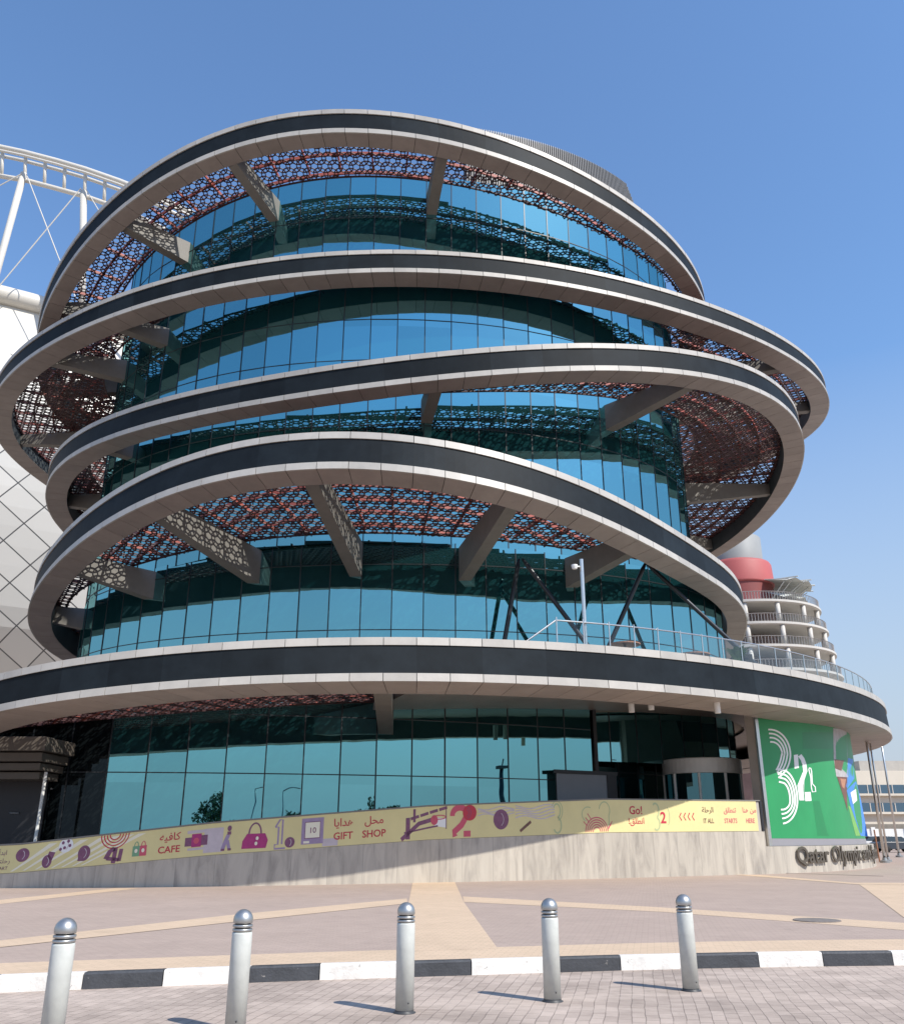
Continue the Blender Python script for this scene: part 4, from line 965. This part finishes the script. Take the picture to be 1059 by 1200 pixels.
sheet_obj('plaza', [[(a, ky(a) + .12), (b, ky(b) + .12), (b, 170), (a, 170)] for a, b in zip(xs, xs[1:])], 0.0, M['mauve'])
strips = []
strips.append([[(a, ky(a) + .16), (b, ky(b) + .16), (b, ky(b) + fw(b)), (a, ky(a) + fw(a))] for fw in (lambda x: lerp(x, [-6, .7, 7.4], [1.42, 1.55, 1.75]),) for a, b in zip(xs, xs[1:]) if -40 < a < 40])
front = strips[0]
sheet_obj('sand_paving_strip', front, .004, M['sand'])
sheet_obj('sand_paving_strip', [[(-.72, 14.3), (.68, 14.7), (.30, 24.3), (.1, 34.6), (-1.41, 34.6), (-1.1, 24.6)]], .0055, M['sand'])
sheet_obj('sand_paving_strip', [[(-12.5, 11.2 + .9), (-12.3, 13.0 + .6), (-7.24, 15.75), (-4.61, 20.64), (-1.2, 25.7), (-1.1, 23.9), (-4.23, 18.97), (-6.81, 14.81)]], .007, M['sand'])
sheet_obj('sand_paving_strip', [[(-14.5, 20.0), (-11.79, 25.22), (-10.7, 30.6), (-9.9, 30.6), (-11.07, 23.71), (-13.4, 18.8)]], .004, M['sand'])
sheet_obj('sand_paving_strip', [[(.30, 26.59), (4.75, 22.8), (8.71, 18.79), (16, 12.0 + 4), (15, 14.8), (8.04, 17.4), (4.6, 21.4), (.30, 24.44)]], .004, M['sand'])
sheet_obj('sand_paving_strip', [[(11.9, 40.9), (13.85, 32.81), (24, 32), (24, 33.5), (14.2, 34.0), (13.0, 40.5)], [(13.85, 32.7), (13.25, 31.0), (9.25, 19.92), (14, 18.0), (24, 18.5), (24, 31.9)]], .007, M['sand'])
mh = MB(); c_ = gnd(957, 1079.5); mh.lathe([(0, .022), (.42, .022), (.45, .018), (.45, 0)], 28, (c_.x, c_.y, 0)); tag(mh.build('manhole_cover', M['iron']), 'flat round iron manhole cover in the mauve plaza paving', 'manhole cover')
dc = MB(); a, b = gnd(905, 1023.5), gnd(1035, 1027.5); s = Vector((0, .12, 0)); dc.hexa([a + Vector((0, 0, .013)), b + Vector((0, 0, .013)), b + s + Vector((0, 0, .013)), a + s + Vector((0, 0, .013)), a + Vector((0, 0, .02)), b + Vector((0, 0, .02)), b + s + Vector((0, 0, .02)), a + s + Vector((0, 0, .02))]); tag(dc.build('drain_channel', M['iron']), 'long dark slot drain across the plaza before the plinth lettering', 'drain')
# kerb: painted blocks, alternately black and white
KX = [-10.4, -9.4, -8.4, -7.4, -6.45, -5.42, -4.48, -3.58, -2.57, -1.71, -.72, .26, 1.46, 2.33, 3.23, 4.34, 5.29, 6.32, 7.35, 8.4, 9.4, 10.4]
kw, kbk = MB(), MB(); black = True
for i, (a, b) in enumerate(zip(KX, KX[1:])):
    isb = (i % 2 == 0); mb_ = kbk if isb else kw; nseg = 3; g_ = .006
    for j in range(nseg):
        p, q = a + g_ + (b - a - 2 * g_) * j / nseg, a + g_ + (b - a - 2 * g_) * (j + 1) / nseg
        y0, y1 = ky(p), ky(q); c = .025
        pr = [(0, -.18), (.012, -.0), (.035, .022), (.15, .022), (.15, -.18)]
        for m in range(len(pr) - 1):
            (d0, z0), (d1, z1) = pr[m], pr[m + 1]; mb_.face([(p, y0 + d0, z0), (q, y1 + d0, z0), (q, y1 + d1, z1), (p, y0 + d1, z1)])
        for xx, yy, sg in ((p, y0, 1), (q, y1, -1)):
            if (j == 0 and sg == 1) or (j == nseg - 1 and sg == -1): mb_.face([(xx, yy + d, z) for d, z in (pr if sg == 1 else reversed(pr))])
tag(kw.build('kerb', M['kerb_white'], smooth=False), kind='structure'); tag(kbk.build('kerb', M['kerb_black'], smooth=False), kind='structure')

# ------------------------------------------------------------------ bollards
BL = [(-3.42, 8.65), (-2.06, 9.6), (-.50, 10.57), (1.13, 11.25), (2.87, 11.98)]
BLAB = ['whitish bollard at the left end of the row, cut by the picture edge', 'whitish bollard second from the left, before a white kerb block', 'whitish bollard in the middle of the row before the broad sand path', 'whitish bollard fourth from the left with a long shadow beside it', 'whitish bollard at the right end of the row, farthest from the camera']
def bollard():
    o = empty('bollard', BLAB[0], 'bollard', 'steel capped bollards along the kerb')
    m_ = MB(); m_.lathe([(0, .0), (.098, .0), (.098, .845), (.094, .862), (.06, .866)], 40); m_.build('post', M['bollard'], o, True)
    m_ = MB(); m_.lathe([(.12, .0), (.12, .006), (.099, .012), (.099, .03)], 24); m_.build('base_collar', M['bollard_dark'], o, True)
    m_ = MB(); m_.lathe([(.09, .862), (.075, .866), (.075, .95), (.09, .952)], 32); m_.build('groove', M['bollard_dark'], o, True)
    for z in (.868, .905): 
        m_ = MB(); m_.lathe([(.07, z), (.092, z), (.0975, z + .006), (.0975, z + .02), (.092, z + .026), (.07, z + .026)], 40); m_.build('ring_band', M['cap_steel'], o, True)
    m_ = MB(); m_.lathe([(.07, .942), (.092, .942), (.096, .950)] + [(.096 * math.cos(R_(a)) if a < 90 else 0.0001, .968 + .10 * math.sin(R_(a))) for a in range(0, 91, 6)], 40); m_.build('cap', M['cap_steel'], o, True)
    m_ = MB(); m_.lathe([(0, 0), (.008, 0), (.008, .004), (0, .004)], 10); b_ = m_.build('bolt', M['bollard_dark'], o); b_.rotation_euler = (math.pi / 2, 0, 0); b_.location = (.03, -.095, .10)
    return o
b0 = bollard(); b0.location = (*BL[0], -.16)
kids = [c for c in C.objects if c.parent == b0]
for (x, y), lab in zip(BL[1:], BLAB[1:]):
    o = b0.copy(); C.objects.link(o); o.location = (x, y, -.16); o['label'] = lab; o.rotation_euler = (R_(rnd.uniform(-.7, .7)), R_(rnd.uniform(-.7, .7)), rnd.uniform(-.3, .3))
    for c in kids: d = c.copy(); C.objects.link(d); d.parent = o

# ------------------------------------------------------------------ stadium at the back left
stad = empty('stadium', 'white stadium with tiled curved shell and truss arch behind the museum on the left', 'stadium')
fc = MB(); nu, nv = 48, 30
def shell(u, v):                          # u along the wall, v 0 foot .. 1 rim
    x = -118 + 92 * u; y = 106 + 55 * u * u - 8 * u; z = 79 * v
    o = 6 * math.sin(math.pi * min(max((z - 30) / 49, 0), 1)) - max(0, 30 - z) * .85; d = Vector((.35, -.94)); return Vector((x + d.x * o, y + d.y * o, z))  # foot undercut, shaped to put the lower shell in shade
for i in range(nu):
    for j in range(nv):
        q = [(i / nu, j / nv), ((i + 1) / nu, j / nv), ((i + 1) / nu, (j + 1) / nv), (i / nu, (j + 1) / nv)]
        fc.face([shell(*p) for p in q], [(p[0] * 100, p[1] * 79) for p in q], mi=1 if j >= nv * .84 else 0)
fc.build('tiled_shell', [M['facade'], M['stadium_white']], stad, True)
rm = MB(); rm.tube([shell(u / 30, 1.0) + Vector((0, -.5, .6)) for u in range(31)], 1.5, 16); rm.build('roof_rim', M['stadium_white'], stad, True)
def line_at(pts, d): return [at(x, y, d) for x, y in pts]
DA = 112
def chain(pts, d, ext=None): return line_at(pts, d)
tr_ = MB()
upc = [(-60, 164), (0, 172), (28, 178), (66, 188), (100, 198), (140, 212), (180, 228), (230, 252)]
tr_.tube(chain(upc, DA), .42, 12); tr_.tube(chain([(x, y + 10) for x, y in upc], DA + 2.5), .3, 10)
lwc = [(-60, 196), (0, 206), (30, 211), (60, 219), (100, 230), (140, 244), (180, 262), (230, 288)]
tr_.tube(chain(lwc, DA + 1), .38, 12)
tr_.tube(chain([(x, y + 4) for x, y in upc], DA - 1.2), .22, 8)
for x in (-22, 3, 30, 53, 76, 100, 123, 148):
    yu, yl = lerp(x, [p[0] for p in upc], [p[1] for p in upc]), lerp(x, [p[0] for p in lwc], [p[1] for p in lwc])
    tr_.tube([at(x, yu + 3, DA + .5), at(x - 1, yl, DA + 1)], .27, 8); tr_.tube([at(x, yu + 2, DA), at(x + 1, yu + 12, DA + 2.5)], .22, 8)
tr_.build('arch_truss', M['stadium_white'], stad, True)
for pts, r in (([(28, 203), (-2, 312), (-14, 360)], .5), ([(98, 224), (97, 300), (96, 370)], .5)):
    mm = MB(); mm.tube(chain(pts, DA + .5), r, 12); mm.build('mast', M['stadium_white'], stad, True)
for pts in ([(31, 204), (68, 300), (90, 352)], [(95, 220), (0, 334), (-22, 360)], [(26, 203), (0, 217), (-40, 240)], [(101, 222), (125, 262)]):
    mm = MB(); mm.tube(chain(pts, DA), .09, 6); mm.build('cable', M['stadium_white'], stad)

# ------------------------------------------------------------------ red ramp tower at the back right
tw = empty('round_tower', 'round tower with coral red drum and open white balcony floors behind the museum', 'tower')
TC = at(868, 720, 132); TX, TY = TC.x, TC.y
def lathe_part(name, prof, mat, n=64, smooth=True): m_ = MB(); m_.lathe(prof, n, (TX, TY, 0)); return m_.build(name, mat, tw, smooth)
lathe_part('grey_drum', [(4.1, 40), (4.1, 44.7), (3.9, 44.9), (0, 45)], M['tower_grey'])
lathe_part('red_drum', [(0, 37.0), (5.1, 37.0), (5.35, 37.1), (5.35, 37.3), (5.2, 40.2), (5.0, 40.6), (4.1, 40.9)], M['tower_red'])
lathe_part('tower_core', [(4.9, 0), (4.9, 37.0)], M['tower_core'])
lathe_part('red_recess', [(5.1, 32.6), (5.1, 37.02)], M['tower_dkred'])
for z, r in ((32.2, 11.3), (28.9, 11.9), (25.6, 12.5), (22.3, 13.0), (19, 13.4)):
    m_ = MB(); m_.lathe([(4, z), (r - .3, z), (r, z + .12), (r, z + .42), (r - .25, z + .5), (4, z + .5)], 96, (TX, TY, 0)); fo = m_.build('floor_slab', M['tower_white'], tw)
    m_ = MB()
    for i in range(110):
        t = math.pi + math.pi * 1.25 * i / 109; x, y = TX + (r - .25) * math.cos(t), TY + (r - .25) * math.sin(t); m_.tube([(x, y, z + .5), (x, y, z + 1.55)], .045, 4, cap=False)
    m_.lathe([(r - .3, z + 1.55), (r - .2, z + 1.6), (r - .3, z + 1.65)], 96, (TX, TY, 0)); m_.build('balustrade', M['tower_soffit'], fo)
    m_ = MB()
    m_.lathe([(r - .28, z + .55), (r - .28, z + 1.45)], 96, (TX, TY, 0)); m_.build('balustrade_glass', M['rail_glass'], fo)
for z, r in ((28.9, 10.8), (25.6, 11.4), (22.3, 12)):
    for deg in range(180, 420, 24):
        t = R_(deg + 3); m_ = MB(); x, y = TX + r * math.cos(t), TY + r * math.sin(t); m_.tube([(x, y, z + .5), (x, y, z + 3.3)], .34, 10); m_.build('column', M['tower_white'], tw, True)
aw = MB(); f = lambda t, r, z: Vector((TX + r * math.cos(t), TY + r * math.sin(t), z))
for k_ in range(11):                      # pleated fabric sunshade fanning out to the right
    t, t2 = R_(-62 + 9 * k_), R_(-53 + 9 * k_); z = .5 * (k_ % 2); rr_ = 10.6 - .12 * (k_ - 5) ** 2 * .4; r2_ = 10.6 - .12 * (k_ - 4) ** 2 * .4
    aw.face([f(t, 5.2, 37.2), f(t2, 5.2, 37.2), f(t2, r2_, 36.2 + .5 - z), f(t, rr_, 36.2 + z)])
    aw.face([f(t, 5.2, 35.4), f(t2, 5.2, 35.4), f(t2, r2_ - .9, 33.9 + .4 - z), f(t, rr_ - .9, 33.9 + z)])
    aw.tube([f(t, 5.0, 37.3), f(t, rr_ + .4, 36.3 + z)], .09, 6); aw.tube([f(t, 5.1, 33), f(t, rr_ - .5, 36.1 + z)], .07, 6)
aw.build('canopy', M['awning'], tw)

# ------------------------------------------------------------------ far right: office, white wall, cars, flagpoles
of = empty('office_building', 'cream low office block with blue window bands at the far right', 'office building')
OX, OY = 58, 150; m_ = MB(); m_.box((OX, OY, 0), (OX + 70, OY + 25, 11.4)); m_.build('wall', M['office'], of)
for z in (7.85, 5.05):
    m_ = MB(); m_.box((OX + .8, OY - .06, z), (OX + 70, OY + 1, z + 1.35)); wb = m_.build('window_band', M['office_glass'], of)
    m_ = MB()
    for i in range(34): m_.box((OX + 1 + i * 2, OY - .14, z), (OX + 1.14 + i * 2, OY - .02, z + 1.35))
    m_.build('mullions', M['tower_white'], wb)
    m_ = MB(); m_.box((OX - .5, OY - .7, z - .35), (OX + 70, OY + .1, z - .02)); m_.build('sill', M['office'], wb)
m_ = MB(); m_.box((OX + .5, OY - .05, 1.2), (OX + 70, OY + .5, 3.2)); m_.build('dark_storey_band', M['office_dark'], of)  # flat dark slab across the lowest storey
m_ = MB(); m_.box((OX + 11, OY + 6, 11.4), (OX + 26, OY + 16, 13.4)); m_.build('roof_plant', M['concrete'], of)
wl = MB(); wl.box((44, 118, 0), (110, 118.4, 2.3))
for i in range(16): wl.box((44 + i * 4.2, 117.85, 0), (44.5 + i * 4.2, 118.0, 2.5))
tag(wl.build('boundary_wall', M['white']), 'long low white boundary wall below the cream office block', 'wall', kind='thing')
def flagpole(px, py, d, r, z, label):
    b = gnd(px, py); f = d / b.y; o = empty('flagpole', label, 'flagpole', 'steel flagpoles on the far plaza', (b.x * f, d, 0))
    m_ = MB(); m_.tube([(0, 0, 0), (0, 0, z)], [r, r * .75], 12); m_.build('pole', M['silver'], o, True)
    m_ = MB(); m_.lathe([(0, 0), (r * 3, 0), (r * 3, .12), (r * 1.5, .16), (r * 1.2, .3)], 16); m_.build('base', M['pole_grey'], o)
flagpole(1037, 1011, 58, .095, 10.4, 'thick steel flagpole nearest the green poster'); flagpole(1041, 1010, 60, .07, 10.2, 'thin steel flagpole close beside the thick one'); flagpole(1054, 1006, 72, .09, 11, 'thin pale flagpole farthest right before the office block')
m_ = MB(); b = gnd(1030, 1006, 0); b = b * (60 / b.y); m_.tube([(b.x, b.y, 0), (b.x - .05, b.y, 1.9)], .05, 8); tag(m_.build('short_post', M['wood']), 'short brown post at the foot of the flagpoles', 'post')
def car(x, y, rot, mat, label):
    o = empty('parked_car', label, 'car', 'cars parked at the far right', (x, y, 0)); o.rotation_euler = (0, 0, rot)
    def loft(name, secs, m, par):
        b = MB(); 
        for (xa, za, wa, ha), (xb, zb, wb, hb) in zip(secs, secs[1:]):
            b.hexa([(xa, -wa, za), (xb, -wb, zb), (xb, wb, zb), (xa, wa, za), (xa, -wa * .96, ha), (xb, -wb * .96, hb), (xb, wb * .96, hb), (xa, wa * .96, ha)])
        return b.build(name, m, par, bevel=.03)
    body = loft('body', [(-2.2, .4, .8, .85), (-1.9, .3, .88, .95), (1.0, .3, .9, .95), (2.0, .3, .86, .82), (2.25, .4, .78, .7)], mat, o)
    loft('cabin_glass', [(-1.9, .95, .78, 1.0), (-1.4, .95, .78, 1.42), (.3, .95, .78, 1.45), (1.1, .95, .78, .98)], M['car_glass'], o)
    loft('roof', [(-1.45, 1.43, .7, 1.47), (.3, 1.45, .7, 1.5)], mat, o)
    for sx in (-1.35, 1.4):
        for sy in (-.82, .82):
            m_ = MB(); m_.lathe([(0, -.1), (.32, -.1), (.33, -.06), (.33, .06), (.32, .1), (0, .1)], 20); w = m_.build('wheel', M['rubber'], o, True); w.location = (sx, sy, .33); w.rotation_euler = (math.pi / 2, 0, 0)
car(43.0, 92, .1, M['car_dark'], 'dark car parked nearest the flagpoles'); car(48.5, 96, .0, M['car_silver'], 'silver car parked before the white boundary wall'); car(47, 104, 0, M['car_white'], 'white car parked close to the white boundary wall')

# ------------------------------------------------------------------ what the glass mirrors: trees and lamps across the road behind the camera
def tree(x, y, h, r, seed, label, mat='leaf'):
    rr = random.Random(seed); o = empty('roadside_tree', label, 'tree', 'trees across the road', (x, y, -.16))
    m_ = MB(); m_.tube([(0, 0, 0), (.1, 0, h * .25), (0, .1, h * .5)], [.28, .2, .14], 10)
    for i in range(7):
        a = rr.uniform(0, 6.28); m_.tube([(0, 0, h * (.25 + .03 * i)), (math.cos(a) * r * .35, math.sin(a) * r * .35, h * .55), (math.cos(a) * r * .7, math.sin(a) * r * .7, h * rr.uniform(.6, .85))], [.12, .07, .03], 6)
    m_.build('trunk', M['bark'], o, True)
    m_ = MB(); cl = []
    for i in range(46):
        v = Vector((rr.gauss(0, 1), rr.gauss(0, 1), rr.gauss(0, 1))).normalized() * rr.uniform(.3, 1) ** .6
        cl.append((Vector((v.x * r, v.y * r, h * .64 + v.z * h * .34)), rr.uniform(.18, .34) * r))
    for c_, s in cl:
        for j in range(70):
            v = Vector((rr.gauss(0, 1), rr.gauss(0, 1), rr.gauss(0, .8))).normalized() * s * rr.uniform(.5, 1); p = c_ + v; q = Vector((rr.gauss(0, 1), rr.gauss(0, 1), rr.gauss(0, 1))).normalized(); w = q.cross(Vector((0, 0, 1))).normalized() * .11; l = q * .2
            m_.face([p - l, p + w, p + l, p - w])
    m_.build('crown', M[mat], o)
tree(-4.0, -22.4, 5.6, 2.7, 1, 'broad round tree across the road, largest of the mirrored trees'); tree(1.2, -22.0, 3.2, 1.5, 2, 'small round bush like tree across the road beside the broad one')
tree(11.6, -19.4, 4.4, 2.2, 5, 'low spreading tree across the road, seen beside the lamp reflection'); tree(25.4, -13.7, 5.2, 3.0, 3, 'feathery tree in the middle of the ground floor reflection', 'leaf2'); tree(30.6, -11.6, 4.4, 1.9, 4, 'small feathery tree next to the larger feathery one', 'leaf2')
def lamp_post(x, y, h, label, r=.09):
    o = empty('lamp_post', label, 'lamp post', 'lamp posts across the road', (x, y, -.16))
    m_ = MB(); m_.tube([(0, 0, 0), (0, 0, h)], [r, r * .6], 10); m_.build('pole', M['pole_grey'], o, True)
    m_ = MB(); m_.tube([(0, 0, h), (.4, .2, h + .12), (1.0, .5, h + .15)], .05, 8); m_.build('arm', M['pole_grey'], o)
    m_ = MB(); m_.box((.8, .35, h + .08), (1.5, .7, h + .2)); m_.build('lamp_head', M['pole_grey'], o, bevel=.03)
lamp_post(56.3, 12.4, 9.6, 'tall slim lamp post mirrored beside the grey entrance panel'); lamp_post(45.3, 0, 7.8, 'slim lamp post mirrored left of the thick mast'); lamp_post(9.4, -20, 6.1, 'short lamp post mirrored beside the low spreading tree'); lamp_post(2.7, -21.4, 6.2, 'short lamp post mirrored next to the broad tree')
ms = empty('camera_mast', 'thick dark mast with floodlight mirrored in the ground floor glass', 'mast', loc=(44.8, 6.4, -.16))
m_ = MB(); m_.tube([(0, 0, 0), (0, 0, 8.4)], [.38, .24], 12); m_.build('pole', M['dark_tube'], ms, True)
m_ = MB(); m_.box((-.9, -.3, 8.3), (.6, .3, 8.6)); m_.tube([(0, 0, 8.4), (.3, 0, 9.2)], .08, 8); m_.build('floodlight', M['dark_tube'], ms, bevel=.04)
bd = empty('street_sign', 'dark oval sign on a pole mirrored in the ground floor glass', 'sign', loc=(30, -5.5, -.16))
m_ = MB(); m_.tube([(0, 0, 0), (0, 0, 6.4)], .07, 8); m_.build('pole', M['pole_grey'], bd)
m_ = MB(); m_.lathe([(0, -1.3), (.45, -1.1), (.62, -.4), (.62, .4), (.45, 1.1), (0, 1.3)], 20, (0, 0, 5.4)); m_.build('sign_panel', M['dark_tube'], bd, True)

# ------------------------------------------------------------------ light
SUN_AZ, SUN_EL = 129.7, 46.5
az, el = R_(SUN_AZ), R_(SUN_EL)
sd = Vector((math.sin(az) * math.cos(el), math.cos(az) * math.cos(el), math.sin(el)))
sl = bpy.data.lights.new('sun', 'SUN'); sl.energy = 4.0; sl.angle = R_(.53); sl.color = (1, .95, .87)
so_ = bpy.data.objects.new('sun', sl); C.objects.link(so_); so_.rotation_euler = sd.to_track_quat('Z', 'Y').to_euler()
w = bpy.data.worlds.new('World'); sc.world = w; w.use_nodes = True; nt = w.node_tree
sky = nt.nodes.new('ShaderNodeTexSky'); sky.sky_type = 'NISHITA'; sky.sun_disc = False; sky.sun_elevation = el; sky.sun_rotation = az
sky.air_density = 1.35; sky.dust_density = .4; sky.ozone_density = 8.0; sky.altitude = 20
# dusty horizon: the clear sky fades into pale haze low down, all the way round
tcw = nt.nodes.new('ShaderNodeTexCoord'); sx = nt.nodes.new('ShaderNodeSeparateXYZ'); nt.links.new(tcw.outputs['Generated'], sx.inputs[0])
mr = nt.nodes.new('ShaderNodeMapRange'); mr.inputs['From Min'].default_value = .46; mr.inputs['From Max'].default_value = 0; nt.links.new(sx.outputs['Z'], mr.inputs['Value'])
pw2 = nt.nodes.new('ShaderNodeMath'); pw2.operation = 'POWER'; pw2.inputs[1].default_value = .85; nt.links.new(mr.outputs['Result'], pw2.inputs[0])
hm = nt.nodes.new('ShaderNodeMix'); hm.data_type = 'RGBA'; nt.links.new(pw2.outputs['Value'], hm.inputs['Factor']); nt.links.new(sky.outputs['Color'], hm.inputs['A']); hm.inputs['B'].default_value = (2.5, 2.85, 3.4, 1)
nt.links.new(hm.outputs['Result'], nt.nodes['Background'].inputs['Color']); nt.nodes['Background'].inputs['Strength'].default_value = .15
sc.view_settings.view_transform = 'Standard'; sc.view_settings.look = 'None'; sc.view_settings.exposure = .45; sc.view_settings.gamma = 1
sc.render.engine = 'CYCLES'
cy = sc.cycles; cy.max_bounces = 8; cy.diffuse_bounces = 3; cy.glossy_bounces = 5; cy.transparent_max_bounces = 24; cy.caustics_reflective = False; cy.caustics_refractive = False
